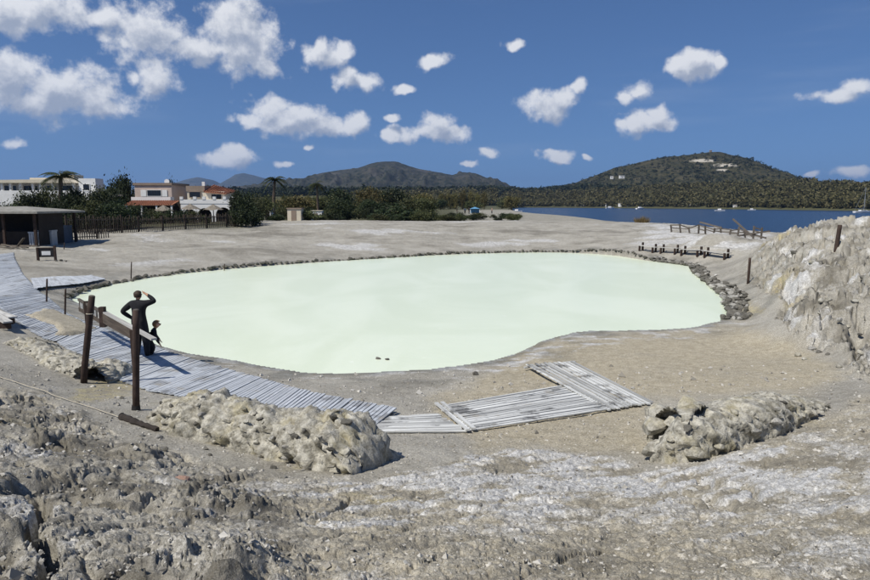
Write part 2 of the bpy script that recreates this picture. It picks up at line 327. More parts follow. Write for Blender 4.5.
    shore = np.maximum(sstep(.9, .0, dp) * sstep(-.2, .25, fbm(x * 1.5, y * 1.5, 2, 4)), sstep(2.2, .2, dp) * sstep(0.02, .35, fbm(x * .8, y * 2.4, 6, 4)) * .8) * sstep(45, 25, r) * (1 - inside)
    white = np.maximum(white, np.maximum(1.0 * shore, .8 * spit * sstep(-.2, .25, fbm(x * 1.2, y * 2.0, 44.0, 4))) * (1 - md))
    dkn = fbm(wx * .8, wy * .8, 61.0, 3, .6) + .55 * fbm(wx * 3.7, wy * 3.7, 63.0, 4, .65)
    dark = np.maximum(rl * sstep(-.12, .28, dkn + .05), crust * .75 * sstep(.0, .4, -.6 * flow - .3 * patch + .05))
    bk = bank * sstep(.5, 4, dp); bn = fbm(x * .09, y * .16, 33.0, 4, .6); white = np.maximum(white, .75 * bk * sstep(.05, .35, bn + .25 * fbm(x * .5, y * .8, 35.0, 3))); dark = np.maximum(dark, .7 * bk * sstep(.08, .4, -bn + .3 * fbm(x * .45, y * .7, 36.0, 3)))
    dark = np.maximum(dark, mw * .9 * sstep(-.05, .35, dkn))
    sul = np.maximum(mw * sstep(.22, .5, fbm(x * .5, y * .5, 30.0, 4)) , crust * .6 * sstep(.3, .55, fbm(x * .8, y * .8, 41.0, 4)))
    sul = np.maximum(sul, .8 * poly_px([(150,380),(200,372),(380,410),(385,470),(300,480),(150,440)], jx, jy, 8) * sstep(.05, .4, fbm(x * 1.2, y * 1.2, 51.0, 3)))
    sul = np.maximum(sul, .9 * poly_px([(110,376),(150,368),(155,385),(95,402),(70,398)], jx, jy, 3))
    sul = np.maximum(sul, 1.0 * poly_px([(768,280),(800,274),(808,296),(785,302)], jx, jy, 6))
    sul = np.maximum(sul, .9 * poly_px([(742,303),(760,306),(758,316),(740,316)], jx, jy, 3))
    wet = np.maximum(sstep(.55, .1, dp), sstep(2.8, .3, dp) * sstep(-.1, .3, fbm(x * .7, y * .9, 21.0, 4))) * (1 - inside)
    return z, white, dark, sul, np.maximum(tan, .5 * crust * (1 - rl)), np.clip(wet, 0, 1), np.clip(rl + .35 * crust + mw, 0, 1)
def H(x, y):
    xx = np.atleast_1d(np.asarray(x, float)); yy = np.atleast_1d(np.asarray(y, float))
    z = detail(xx, yy, macro(xx, yy))[0]
    return float(z[0]) if np.ndim(x) == 0 else z
_rs = np.exp(np.linspace(math.log(1.2), math.log(260), 1400))
def hit(px, py, full=False):
    """where the ray through a pixel meets the ground"""
    d = ray(px, py); hx, hy = d.x, d.y; hl = math.hypot(hx, hy)
    X = hx / hl * _rs; Y = hy / hl * _rs; Z = CAMZ + d.z / hl * _rs
    g = macro(X, Y); below = np.nonzero(Z <= g)[0]
    i = below[0] if len(below) else len(_rs) - 1
    x, y = X[i], Y[i]
    return Vector((x, y, H(x, y) if full else float(g[i])))

# ------------------------------------------------------------------ object helpers
def link(o, parent=None):
    COL.objects.link(o)
    if parent is not None: o.parent = parent
    return o
def tag(o, label, cat, group=None):
    o['label'] = label; o['category'] = cat
    if group: o['group'] = group
    return o
def thing(name, label, cat, loc=(0, 0, 0), rz=0, group=None):
    o = bpy.data.objects.new(name, None); o.empty_display_size = .2; COL.objects.link(o)
    o.location = loc; o.rotation_euler = (0, 0, rz); return tag(o, label, cat, group)
class MB:
    def __init__(s): s.v = []; s.f = []; s.m = []
    def add(s, vs_, fs, mi=0):
        k = len(s.v); s.v += [tuple(v) for v in vs_]; s.f += [tuple(i + k for i in f) for f in fs]; s.m += [mi] * len(fs); return s
    def obox(s, c, ax, ay, az, mi=0):                     # centre and half-axis vectors
        c, ax, ay, az = map(Vector, (c, ax, ay, az)); vs_ = [c + ax * i + ay * j + az * k for k in (-1, 1) for j in (-1, 1) for i in (-1, 1)]
        return s.add(vs_, [(0, 2, 3, 1), (4, 5, 7, 6), (0, 1, 5, 4), (2, 6, 7, 3), (0, 4, 6, 2), (1, 3, 7, 5)], mi)
    def box(s, x0, x1, y0, y1, z0, z1, mi=0):
        return s.obox(((x0 + x1) / 2, (y0 + y1) / 2, (z0 + z1) / 2), ((x1 - x0) / 2, 0, 0), (0, (y1 - y0) / 2, 0), (0, 0, (z1 - z0) / 2), mi)
    def beam(s, a, b, w, h, up=(0, 0, 1), mi=0):
        a, b = Vector(a), Vector(b); d = (b - a); L = d.length; d.normalize(); up = Vector(up)
        sd = d.cross(up)
        if sd.length < 1e-3: sd = Vector((1, 0, 0))
        sd.normalize(); u = sd.cross(d).normalized()
        return s.obox((a + b) / 2, d * (L / 2), sd * (w / 2), u * (h / 2), mi)
    def tube(s, pts, rad, n=8, mi=0, cap=True):
        pts = [Vector(p) for p in pts]; rad = rad if hasattr(rad, '__len__') else [rad] * len(pts); k = len(s.v); ref = Vector((.3, .9, .1)).normalized()
        for i, p in enumerate(pts):
            d = (pts[min(i + 1, len(pts) - 1)] - pts[max(i - 1, 0)]).normalized()
            a = d.cross(ref)
            if a.length < .05: a = d.cross(Vector((1, 0, 0)))
            a.normalize(); b = d.cross(a)
            for j in range(n):
                t = 2 * math.pi * j / n; s.v.append(tuple(p + (a * math.cos(t) + b * math.sin(t)) * rad[i]))
        for i in range(len(pts) - 1):
            for j in range(n): s.f.append((k + i * n + j, k + i * n + (j + 1) % n, k + (i + 1) * n + (j + 1) % n, k + (i + 1) * n + j)); s.m.append(mi)
        if cap:
            s.f.append(tuple(k + j for j in range(n))[::-1]); s.m.append(mi); e = k + (len(pts) - 1) * n; s.f.append(tuple(e + j for j in range(n))); s.m.append(mi)
        return s
    def prism(s, poly, axis_a, axis_b, axis_n, depth, org=(0, 0, 0), mi=0):   # extrude a 2-D outline
        a, b, n_, o = map(Vector, (axis_a, axis_b, axis_n, org)); k = len(poly)
        vs_ = [o + a * p[0] + b * p[1] for p in poly] + [o + a * p[0] + b * p[1] + n_ * depth for p in poly]
        return s.add(vs_, [tuple(range(k))[::-1], tuple(range(k, 2 * k))] + [(i, (i + 1) % k, k + (i + 1) % k, k + i) for i in range(k)], mi)
    def mesh(s, name, mats, smooth=False):
        me = bpy.data.meshes.new(name); me.from_pydata(s.v, [], s.f)
        for m in (mats if isinstance(mats, (list, tuple)) else [mats]): me.materials.append(m)
        if any(s.m): me.polygons.foreach_set('material_index', s.m)
        if smooth: me.polygons.foreach_set('use_smooth', [True] * len(s.f))
        me.update(); return me
    def build(s, name, mats, parent=None, smooth=False, bevel=0):
        o = link(bpy.data.objects.new(name, s.mesh(name, mats, smooth)), parent)
        if bevel: b = o.modifiers.new('bevel', 'BEVEL'); b.width = bevel; b.segments = 2; b.limit_method = 'ANGLE'
        return o
def np_mesh(name, co, faces, mats, smooth=True):          # quads or tris as arrays
    me = bpy.data.meshes.new(name); k = faces.shape[1]; nf = len(faces)
    me.vertices.add(len(co)); me.vertices.foreach_set('co', np.ascontiguousarray(co, np.float32).ravel())
    me.loops.add(nf * k); me.loops.foreach_set('vertex_index', np.ascontiguousarray(faces, np.int32).ravel())
    me.polygons.add(nf); me.polygons.foreach_set('loop_start', np.arange(0, nf * k, k, dtype=np.int32))
    me.polygons.foreach_set('use_smooth', np.full(nf, smooth))
    for m in (mats if isinstance(mats, (list, tuple)) else [mats]): me.materials.append(m)
    me.update(calc_edges=True); me.validate(); return me
def copy_tree(o, parent=None):
    c = o.copy(); COL.objects.link(c)
    if parent is not None: c.parent = parent
    for ch in o.children: copy_tree(ch, c)
    return c

# ------------------------------------------------------------------ materials
def new_mat(name):
    m = bpy.data.materials.new(name); m.use_nodes = True; t = NT(m.node_tree)
    return m, t, t.n['Principled BSDF']
def simple(name, col, rough=.7, var=.25, scale=8.0, bump=.15, spec=.3, metal=0.0, rnd=0.0):
    """a plain material with blotches, fine grain and relief; rnd varies it from object to object"""
    m, t, b = new_mat(name)
    o = t.obj(); n = t.noise(o, scale, 5, .6); n2 = t.noise(o, scale * 7, 3, .6)
    f = t.math('ADD', t.math('MULTIPLY', n, .65), t.math('MULTIPLY', n2, .35))
    c = t.mix(t.ramp(f, .3, .7), tuple(v * (1 - var) for v in col), tuple(min(1, v * (1 + var)) for v in col))
    if rnd:
        oi = t.new('ShaderNodeObjectInfo'); hs = t.new('ShaderNodeHueSaturation'); t.put(hs.inputs['Color'], c)
        t.put(hs.inputs['Value'], t.ramp(oi.outputs['Random'], 0, 1, 1 - rnd, 1 + rnd, False)); c = hs.outputs[0]
    t.put(b.inputs['Base Color'], c); b.inputs['Roughness'].default_value = rough; b.inputs['Specular IOR Level'].default_value = spec; b.inputs['Metallic'].default_value = metal
    if bump:
        bp = t.new('ShaderNodeBump'); bp.inputs['Strength'].default_value = bump; bp.inputs['Distance'].default_value = .02; t.put(bp.inputs['Height'], f); t.l.new(bp.outputs[0], b.inputs['Normal'])
    return m
def wood(name, col, var=.4, scale=3.0, rnd=.2, rough=.85, stain=None):
    m, t, b = new_mat(name)
    o = t.obj(); st = t.vmath('MULTIPLY', o, (1, 1, 1)); oi = t.new('ShaderNodeObjectInfo')
    st = t.vmath('ADD', st, t.vmath('SCALE', (7.1, 3.3, 5.7), scale=oi.outputs['Random']))
    n = t.noise(st, scale, 6, .65, .6); n2 = t.noise(st, scale * 12, 3, .6)
    f = t.math('ADD', t.math('MULTIPLY', n, .7), t.math('MULTIPLY', n2, .3))
    c = t.mix(t.ramp(f, .32, .68), tuple(v * (1 - var) for v in col), tuple(min(1, v * (1 + var)) for v in col))
    hs = t.new('ShaderNodeHueSaturation'); t.put(hs.inputs['Color'], c); t.put(hs.inputs['Value'], t.ramp(oi.outputs['Random'], 0, 1, 1 - rnd, 1 + rnd, False))
    cc = hs.outputs[0]
    if stain:                                             # dirt and mould that run across the boards
        pp = t.pos(); sn = t.math('ADD', t.noise(pp, 1.5, 5, .65), t.math('MULTIPLY', t.math('SUBTRACT', oi.outputs['Random'], .5), .16)); cc = t.mix(t.ramp(sn, .53, .68, 0, .85), cc, stain)
        cc = t.mix(t.ramp(t.noise(pp, 2.3, 4, .6), .58, .7, 0, .6), cc, (.36, .33, .27))
    t.put(b.inputs['Base Color'], cc); b.inputs['Roughness'].default_value = rough; b.inputs['Specular IOR Level'].default_value = .2
    bp = t.new('ShaderNodeBump'); bp.inputs['Strength'].default_value = .4; bp.inputs['Distance'].default_value = .01; t.put(bp.inputs['Height'], f); t.l.new(bp.outputs[0], b.inputs['Normal'])
    return m
def leaf_mat(name, c0, c1, trans=.25, yellow=None):
    m, t, b = new_mat(name)
    g = t.new('ShaderNodeNewGeometry'); oi = t.new('ShaderNodeObjectInfo')
    c = t.mix(g.outputs['Random Per Island'], c0, c1)
    hs = t.new('ShaderNodeHueSaturation'); t.put(hs.inputs['Color'], c)
    t.put(hs.inputs['Value'], t.ramp(oi.outputs['Random'], 0, 1, .7, 1.3, False)); t.put(hs.inputs['Hue'], t.ramp(oi.outputs['Random'], 0, 1, .485, .51, False))
    t.put(b.inputs['Base Color'], hs.outputs[0]); b.inputs['Roughness'].default_value = .65; b.inputs['Specular IOR Level'].default_value = .25
    tr = t.new('ShaderNodeBsdfTranslucent'); t.put(tr.inputs[0], hs.outputs[0]); mx = t.new('ShaderNodeMixShader'); mx.inputs[0].default_value = trans
    t.l.new(b.outputs[0], mx.inputs[1]); t.l.new(tr.outputs[0], mx.inputs[2]); t.l.new(mx.outputs[0], t.n['Material Output'].inputs[0]); return m

def ground_mat():
    m, t, b = new_mat('volcanic_ground')
    p = t.pos()
    def attr(n): a = t.new('ShaderNodeAttribute'); a.attribute_name = n; return a
    A = attr('mask'); sp = t.new('ShaderNodeSeparateColor'); t.l.new(A.outputs['Color'], sp.inputs[0]); white, dark, sul = sp.outputs
    B = attr('mask_b'); sp2 = t.new('ShaderNodeSeparateColor'); t.l.new(B.outputs['Color'], sp2.inputs[0]); tan, wet, veg = sp2.outputs
    n1 = t.noise(p, .6, 6, .6); n2 = t.noise(p, 5.0, 6, .65); n3 = t.noise(p, 34.0, 5, .7); n4 = t.noise(p, 140.0, 2, .6)
    base = t.mix(t.ramp(n1, .3, .7), (.276, .260, .220), (.420, .402, .352))
    base = t.mix(t.ramp(n2, .35, .7, 0, .55), base, (.47, .45, .395))
    tanc = t.mix(t.ramp(n2, .3, .7), (.376, .332, .240), (.495, .447, .340))
    base = t.mix(t.math('MULTIPLY', tan, t.ramp(n1, .2, .55, .55, .95)), base, tanc)
    darkc = t.mix(t.ramp(n2, .3, .7), (.075, .068, .053), (.21, .193, .155))
    k = t.math('MULTIPLY', dark, t.ramp(n3, .3, .65, .35, 1.0)); base = t.mix(k, base, darkc)
    sulc = t.mix(t.ramp(n2, .3, .7), (.33, .25, .11), (.50, .44, .22)); base = t.mix(t.math('MULTIPLY', sul, t.ramp(n2, .35, .65, .15, .7)), base, sulc)
    wh = t.mix(t.ramp(n2, .3, .7), (.42, .422, .417), (.66, .657, .637))
    edge = t.ramp(t.math('ADD', white, t.math('ADD', t.math('MULTIPLY', t.math('SUBTRACT', n2, .5), .9), t.math('MULTIPLY', t.math('SUBTRACT', n3, .5), .8))), .2, .95)
    base = t.mix(t.math('MULTIPLY', edge, t.ramp(white, 0, .3)), base, wh)
    base = t.mix(t.math('MULTIPLY', wet, .75), base, t.mix(1.0, base, (.50, .51, .50), blend='MULTIPLY'))
    base = t.mix(t.math('MULTIPLY', veg, t.ramp(n2, .1, .4)), base, t.mix(n1, (.05, .058, .026), (.115, .11, .055)))
    grit = t.mix(t.ramp(t.math('ADD', t.math('MULTIPLY', n3, .6), t.math('MULTIPLY', n4, .4)), .35, .68), (.48, .47, .45), (1.36, 1.35, 1.33))
    base = t.mix(1.0, base, grit, blend='MULTIPLY')
    t.put(b.inputs['Base Color'], base); t.put(b.inputs['Roughness'], t.ramp(wet, 0, 1, .92, .6)); b.inputs['Specular IOR Level'].default_value = .22
    h = t.math('ADD', t.math('MULTIPLY', n3, .022), t.math('ADD', t.math('MULTIPLY', n4, .007), t.math('MULTIPLY', n2, .03)))
    bp = t.new('ShaderNodeBump'); bp.inputs['Strength'].default_value = .75; bp.inputs['Distance'].default_value = 1.0; t.put(bp.inputs['Height'], h); t.l.new(bp.outputs[0], b.inputs['Normal'])
    return m
M = {}
M['ground'] = ground_mat()

# ------------------------------------------------------------------ ground sheet
def build_ground():
    half = np.concatenate([np.linspace(0, 38.5, 400), 38.5 + (np.linspace(0, 1, 46)[1:] ** 1.5) * 36])
    ang = np.radians(np.concatenate([-half[::-1], half[1:]]))
    rr = np.concatenate([np.geomspace(.5, 1.9, 24)[:-1], np.geomspace(1.9, 14, 420)[:-1], np.geomspace(14, 92, 270)[:-1], np.geomspace(92, 2600, 150)])
    A, Rr = np.meshgrid(ang, rr); x = (np.sin(A) * Rr).ravel(); y = (np.cos(A) * Rr).ravel()
    zm = macro(x, y); z, wh, dk, su, tn, wt, rgh = detail(x, y, zm)
    r = Rr.ravel(); aa = np.degrees(A).ravel(); veg = .95 * np.maximum(sstep(84, 100, r), sstep(62, 72, r) * sstep(-14, -19, aa)) * (1 - .8 * sstep(1, 4, aa) * sstep(330, 250, r))
    far = sstep(330, 480, r)
    n, k = A.shape; idx = np.arange(n * k).reshape(n, k)
    Z2 = z.reshape(n, k); W2 = np.clip(rgh.reshape(n, k) * 1.5, 0, 1) * (Rr < 40)            # steep faces are worn round
    def blur(q, m):
        for ax in (0, 1):
            p = np.pad(q, [(m, m) if i == ax else (0, 0) for i in (0, 1)], 'edge'); c = np.cumsum(p, ax); c = np.concatenate([np.zeros_like(c.take([0], ax)), c], ax); q = (c.take(range(2 * m + 1, c.shape[ax]), ax) - c.take(range(0, c.shape[ax] - 2 * m - 1), ax)) / (2 * m + 1)
        return q
    for it in range(2):
        sl = np.abs(np.gradient(Z2, axis=0)) / np.gradient(Rr, axis=0); Z2 = Z2 + (blur(blur(Z2, 3), 2) - Z2) * W2 * sstep(.55, 1.2, blur(sl, 2))
    z = Z2.ravel()
    f = np.stack([idx[:-1, :-1], idx[:-1, 1:], idx[1:, 1:], idx[1:, :-1]], -1).reshape(-1, 4)[:, ::-1]
    rgh = rgh * sstep(48, 30, r); q1, q2 = (lambda k3, o: fbm(x * k3 + o, y * k3, z * k3 * 1.6, 3, .6)), np.clip(r / 7, .5, 2.2)
    x, y = x + rgh * q2 * .055 * q1(5.0, 0), y + rgh * q2 * .075 * q1(5.0, 31)
    me = np_mesh('ground', np.stack([x, y, z], -1), f, M['ground'])
    for nm, ch in (('mask', (wh * (1 - veg), dk * (1 - veg), su)), ('mask_b', (tn, wt, np.maximum(veg, far)))):
        a = me.attributes.new(nm, 'FLOAT_COLOR', 'POINT'); c = np.ones((len(x), 4), np.float32)
        for i in range(3): c[:, i] = np.clip(ch[i], 0, 1)
        a.data.foreach_set('color', c.ravel())
    o = link(bpy.data.objects.new('ground', me)); o['kind'] = 'structure'; return o
build_ground()

# ------------------------------------------------------------------ mud pool and sea
def pool():
    m, t, b = new_mat('milky_sulphur_water')
    p = t.pos(); n = t.noise(t.vmath('MULTIPLY', p, (1, .55, 1)), .22, 5, .55, 1.2); n2 = t.noise(t.vmath('MULTIPLY', p, (1, .8, 1)), 2.6, 6, .68, .8)
    c = t.mix(t.ramp(n, .35, .68), (.685, .75, .565), (.75, .81, .635))
    c = t.mix(t.ramp(n2, .60, .74, 0, .75), c, (.84, .88, .76))
    t.put(b.inputs['Base Color'], c); b.inputs['Roughness'].default_value = .28; b.inputs['Specular IOR Level'].default_value = .28
    w = t.math('ADD', t.noise(t.vmath('MULTIPLY', p, (1, 1.6, 1)), 2.6, 3, .5), t.math('MULTIPLY', t.noise(p, 9, 2, .5), .3))
    bp = t.new('ShaderNodeBump'); bp.inputs['Strength'].default_value = .22; bp.inputs['Distance'].default_value = .03; t.put(bp.inputs['Height'], w); t.l.new(bp.outputs[0], b.inputs['Normal'])
    mb = MB(); cx = sum(q[0] for q in POOL) / len(POOL); cy_ = sum(q[1] for q in POOL) / len(POOL)
    # the sheet runs a little way under the banks, so that the shoreline follows the ground
    ring = []
    for i, q in enumerate(POOL):
        a = Vector(POOL[i - 1]); c2 = Vector(POOL[(i + 1) % len(POOL)]); tn = (c2 - a).normalized(); nn = Vector((tn.y, -tn.x))
        if nn.dot(Vector(q) - Vector((cx, cy_))) < 0: nn = -nn
        ring.append((q[0] + nn.x * .25, q[1] + nn.y * .25, 0))
    mb.add(ring, [tuple(range(len(ring)))])
    o = mb.build('mud_pool_water', m); o['kind'] = 'structure'
    if o.data.polygons[0].normal.z < 0: o.data.flip_normals()
pool()
def sea():
    m, t, b = new_mat('sea_water')
    p = t.pos(); n = t.noise(t.vmath('MULTIPLY', p, (1, .35, 1)), .02, 4, .55)
    t.put(b.inputs['Base Color'], t.mix(n, (.006, .020, .052), (.010, .032, .072))); b.inputs['Roughness'].default_value = .25; b.inputs['Specular IOR Level'].default_value = .25
    w = t.math('ADD', t.noise(t.vmath('MULTIPLY', p, (.5, 1, 1)), .35, 4, .6), t.math('MULTIPLY', t.noise(p, 1.6, 3, .6), .4))
    bp = t.new('ShaderNodeBump'); bp.inputs['Strength'].default_value = .9; bp.inputs['Distance'].default_value = .5; t.put(bp.inputs['Height'], w); t.l.new(bp.outputs[0], b.inputs['Normal'])
    mb = MB(); n_ = 64; Rr = 14000
    mb.add([(0, 0, SEA - 1)] + [(math.sin(2 * math.pi * i / n_) * Rr, math.cos(2 * math.pi * i / n_) * Rr, SEA) for i in range(n_)] + [(math.sin(2 * math.pi * i / n_) * 60, math.cos(2 * math.pi * i / n_) * 60, SEA) for i in range(n_)],
           [(1 + n_ + i, 1 + n_ + (i + 1) % n_, 1 + (i + 1) % n_, 1 + i) for i in range(n_)])
    mb.v[0] = (0, 0, SEA)
    o = mb.build('sea', m); o['kind'] = 'structure'
    if o.data.polygons[0].normal.z < 0: o.data.flip_normals()
sea()

# ------------------------------------------------------------------ more materials
M['slat'] = wood('weathered_slat', (.42, .445, .47), .28, 2.5, .12, stain=(.22, .225, .23))
M['slat_pale'] = wood('bleached_slat', (.49, .495, .475), .40, 1.6, .30, stain=(.085, .085, .085))
M['post'] = wood('dark_brown_post', (.050, .034, .027), .35, 5, .15)
M['old_wood'] = wood('grey_old_wood', (.11, .095, .078), .4, 3, .3)
M['board'] = wood('dark_board', (.070, .055, .042), .4, 3, .2)  # dark boards; on the barrier this colours the shaded face
M['cap'] = wood('pale_cap_board', (.42, .41, .38), .35, 3, .15)  # pale boards; on the barrier this colours the sunlit top
M['rock'] = simple('encrusted_rock', (.31, .30, .27), .95, .45, 5, .8, .15, rnd=.28)
M['rock_dark'] = simple('dark_rock', (.125, .118, .10), .95, .4, 6, .8, .15, rnd=.25)
M['rock_yellow'] = simple('sulphur_rock', (.40, .36, .21), .95, .35, 5, .8, .15, rnd=.2)
M['rock_red'] = simple('reddish_rock', (.36, .235, .18), .95, .3, 6, .7, .15)
M['rock_pale'] = simple('pale_rock', (.50, .49, .45), .95, .3, 6, .7, .15, rnd=.15)
M['white_wall'] = simple('white_render', (.72, .71, .68), .9, .07, .8, .05)
M['cream'] = simple('cream_render', (.60, .54, .42), .9, .10, .8, .05)
M['pink'] = simple('pink_render', (.50, .40, .335), .9, .12, .6, .05)
M['brown_wall'] = simple('brown_render', (.25, .195, .15), .9, .15, .6, .05)
M['terracotta'] = simple('terracotta_tiles', (.30, .125, .07), .85, .35, 2.5, .4, rnd=.1)
M['glass'] = simple('dark_window', (.012, .013, .015), .15, .2, 1, 0, .5)
M['shade'] = simple('shaded_dark_timber', (.030, .024, .020), .9, .3, 2, .2)  # shade under roofs put into the timber colour; also the charred log
M['thatch'] = simple('thatch', (.20, .175, .14), .95, .4, 6, .8)
M['roof_sheet'] = simple('pale_reed_roof', (.25, .24, .21), .9, .3, 2.5, .5)
M['metal'] = simple('galvanised_sheet', (.40, .42, .44), .45, .2, 3, .1, .4, .35)
M['tarp'] = simple('blue_grey_tarp', (.060, .085, .125), .6, .25, 2, .4)
M['black'] = simple('black_paint', (.018, .017, .017), .6, .3, 5, .2)
M['white'] = simple('white_paint', (.74, .74, .73), .5, .06, 3, .05)
M['bark'] = simple('bark', (.085, .068, .052), .95, .4, 6, .8, rnd=.2)
M['palm_bark'] = simple('palm_bark', (.12, .09, .065), .95, .4, 9, .9)
M['leaf'] = leaf_mat('olive_leaves', (.035, .045, .016), (.105, .112, .045))
M['leaf_dark'] = leaf_mat('dark_leaves', (.016, .026, .012), (.052, .068, .026))
M['leaf_gold'] = leaf_mat('golden_leaves', (.085, .082, .026), (.19, .165, .062))
M['leaf_palm'] = leaf_mat('palm_leaves', (.035, .05, .018), (.085, .095, .038))
M['dry'] = leaf_mat('dry_grass', (.16, .125, .05), (.34, .27, .12))
M['rope'] = simple('pale_rope', (.42, .38, .30), .9, .2, 20, .3)
M['skin'] = simple('skin', (.50, .29, .19), .6, .08, 6, .05)
M['cloth_black'] = simple('black_cloth', (.012, .012, .014), .9, .3, 12, .3)
M['cloth_navy'] = simple('dark_cloth', (.014, .015, .020), .9, .3, 12, .3)
M['hair_brown'] = simple('brown_hair', (.045, .027, .016), .6, .4, 30, .6)
M['hair_fair'] = simple('fair_hair', (.30, .15, .06), .6, .4, 30, .6)
M['eye'] = simple('eye', (.02, .015, .012), .2, .1, 5, 0)
M['leather'] = simple('black_leather', (.01, .01, .01), .4, .2, 9, .1)
M['panel'] = simple('white_sign_panel', (.70, .70, .68), .6, .06, 3, 0)
M['blue'] = simple('blue_canvas', (.10, .26, .42), .8, .2, 2, .2)

# ------------------------------------------------------------------ shared piece meshes
def wall_core_mat():
    m, t, b = new_mat('encrusted_core'); p = t.pos(); n1 = t.noise(p, 2.0, 5, .6); n2 = t.noise(p, 9.0, 6, .7); n3 = t.noise(p, 45, 4, .7)
    c = t.mix(t.ramp(n2, .3, .7), (.22, .205, .165), (.62, .595, .51)); c = t.mix(t.ramp(n1, .50, .66, 0, .6), c, t.mix(n2, (.30, .255, .14), (.54, .49, .32))); c = t.mix(t.ramp(n1, .44, .30, 0, .7), c, (.13, .12, .085))
    c = t.mix(1.0, c, t.mix(n3, (.5, .5, .5), (1.4, 1.4, 1.4)), blend='MULTIPLY')
    t.put(b.inputs['Base Color'], c); b.inputs['Roughness'].default_value = .95; b.inputs['Specular IOR Level'].default_value = .15
    bp = t.new('ShaderNodeBump'); bp.inputs['Distance'].default_value = .04; bp.inputs['Strength'].default_value = .85; t.put(bp.inputs['Height'], t.math('ADD', n2, t.math('MULTIPLY', n3, .5))); t.l.new(bp.outputs[0], b.inputs['Normal']); return m
def stone_mesh(seed, mat, sub=2, rough=.30, flat=.7):
    bm = bmesh.new(); bmesh.ops.create_icosphere(bm, subdivisions=sub, radius=1.0); co = np.array([v.co[:] for v in bm.verts])
    rr = np.random.default_rng(seed); off = rr.uniform(0, 50, 3)
    d = fbm(co[:, 0] * 1.1 + off[0], co[:, 1] * 1.1 + off[1], co[:, 2] * 1.1 + off[2], 3, .6)
    co = co * (1 + rough * 1.7 * d)[:, None]
    for k in range(11):                                   # broken faces
        n = rr.normal(size=3); n /= np.linalg.norm(n); h = rr.uniform(.45, .8); q = co @ n; co = co - np.maximum(q - h, 0)[:, None] * n * .9
    co[:, 2] *= flat
    for v, c in zip(bm.verts, co): v.co = c
    me = bpy.data.meshes.new('stone'); bm.to_mesh(me); bm.free(); me.materials.append(mat)
    return me
M['wall_core'] = wall_core_mat()
STONES = {k: [stone_mesh(i * 7 + j * 31, M[k]) for j in range(4)] for i, k in enumerate(('rock', 'rock_dark', 'rock_yellow', 'rock_pale', 'rock_red', 'wall_core'))}
def slat_mesh(mat, seed):
    mb = MB(); rr = random.Random(seed); n = 4            # unit plank along x, slightly bowed, with worn ends
    for i in range(n + 1):
        x = i / n - .5; b = rr.uniform(-.06, .06); k = rr.uniform(.90, 1.0)
        mb.v += [(x, -.5 * k, -.5 + b), (x, .5 * k, -.5 + b), (x, .5 * k, .5 + b), (x, -.5 * k, .5 + b)]
    for i in range(n):
        for j in range(4): mb.f.append((4 * i + j, 4 * i + (j + 1) % 4, 4 * i + 4 + (j + 1) % 4, 4 * i + 4 + j)); mb.m.append(0)
    mb.f += [(3, 2, 1, 0), (4 * n, 4 * n + 1, 4 * n + 2, 4 * n + 3)]; mb.m += [0, 0]
    me = mb.mesh('slat', mat); bm = bmesh.new(); bm.from_mesh(me); bmesh.ops.recalc_face_normals(bm, faces=bm.faces); bm.to_mesh(me); bm.free(); return me
SLATS = {k: [slat_mesh(M[k], i) for i in range(4)] for k in ('slat', 'slat_pale', 'old_wood', 'board', 'cap', 'white', 'post')}
def piece(name, me, a, b, w, h, parent, up=(0, 0, 1)):
    """a plank-like piece from a to b that shares its mesh with the others"""
    a, b = Vector(a), Vector(b); d = (b - a); L = d.length; d.normalize(); u = Vector(up); sd = u.cross(d)
    if sd.length < 1e-3: sd = Vector((0, 1, 0))
    sd.normalize(); u = d.cross(sd)
    o = link(bpy.data.objects.new(name, me), parent)
    m = Matrix((d, sd, u)).transposed(); o.rotation_euler = m.to_euler(); o.location = (a + b) / 2 - (parent.location if parent else Vector()); o.scale = (L, w, h); return o
def stone(name, kind, loc, size, parent=None, rnd=random):
    o = link(bpy.data.objects.new(name, rnd.choice(STONES[kind])), parent)
    o.location = Vector(loc) - (parent.location if parent else Vector()); o.rotation_euler = (rnd.uniform(-.3, .3), rnd.uniform(-.3, .3), rnd.uniform(0, 6.28))
    s_ = size if hasattr(size, '__len__') else (size * rnd.uniform(.8, 1.25), size * rnd.uniform(.8, 1.2), size * rnd.uniform(.75, 1.1)); o.scale = s_; return o
def lerp_path(pts, t):
    ds = [0]
    for a, b in zip(pts[:-1], pts[1:]): ds.append(ds[-1] + (b - a).length)
    q = t * ds[-1]
    for i in range(len(pts) - 1):
        if q <= ds[i + 1] or i == len(pts) - 2: return pts[i].lerp(pts[i + 1], (q - ds[i]) / max(1e-6, ds[i + 1] - ds[i]))

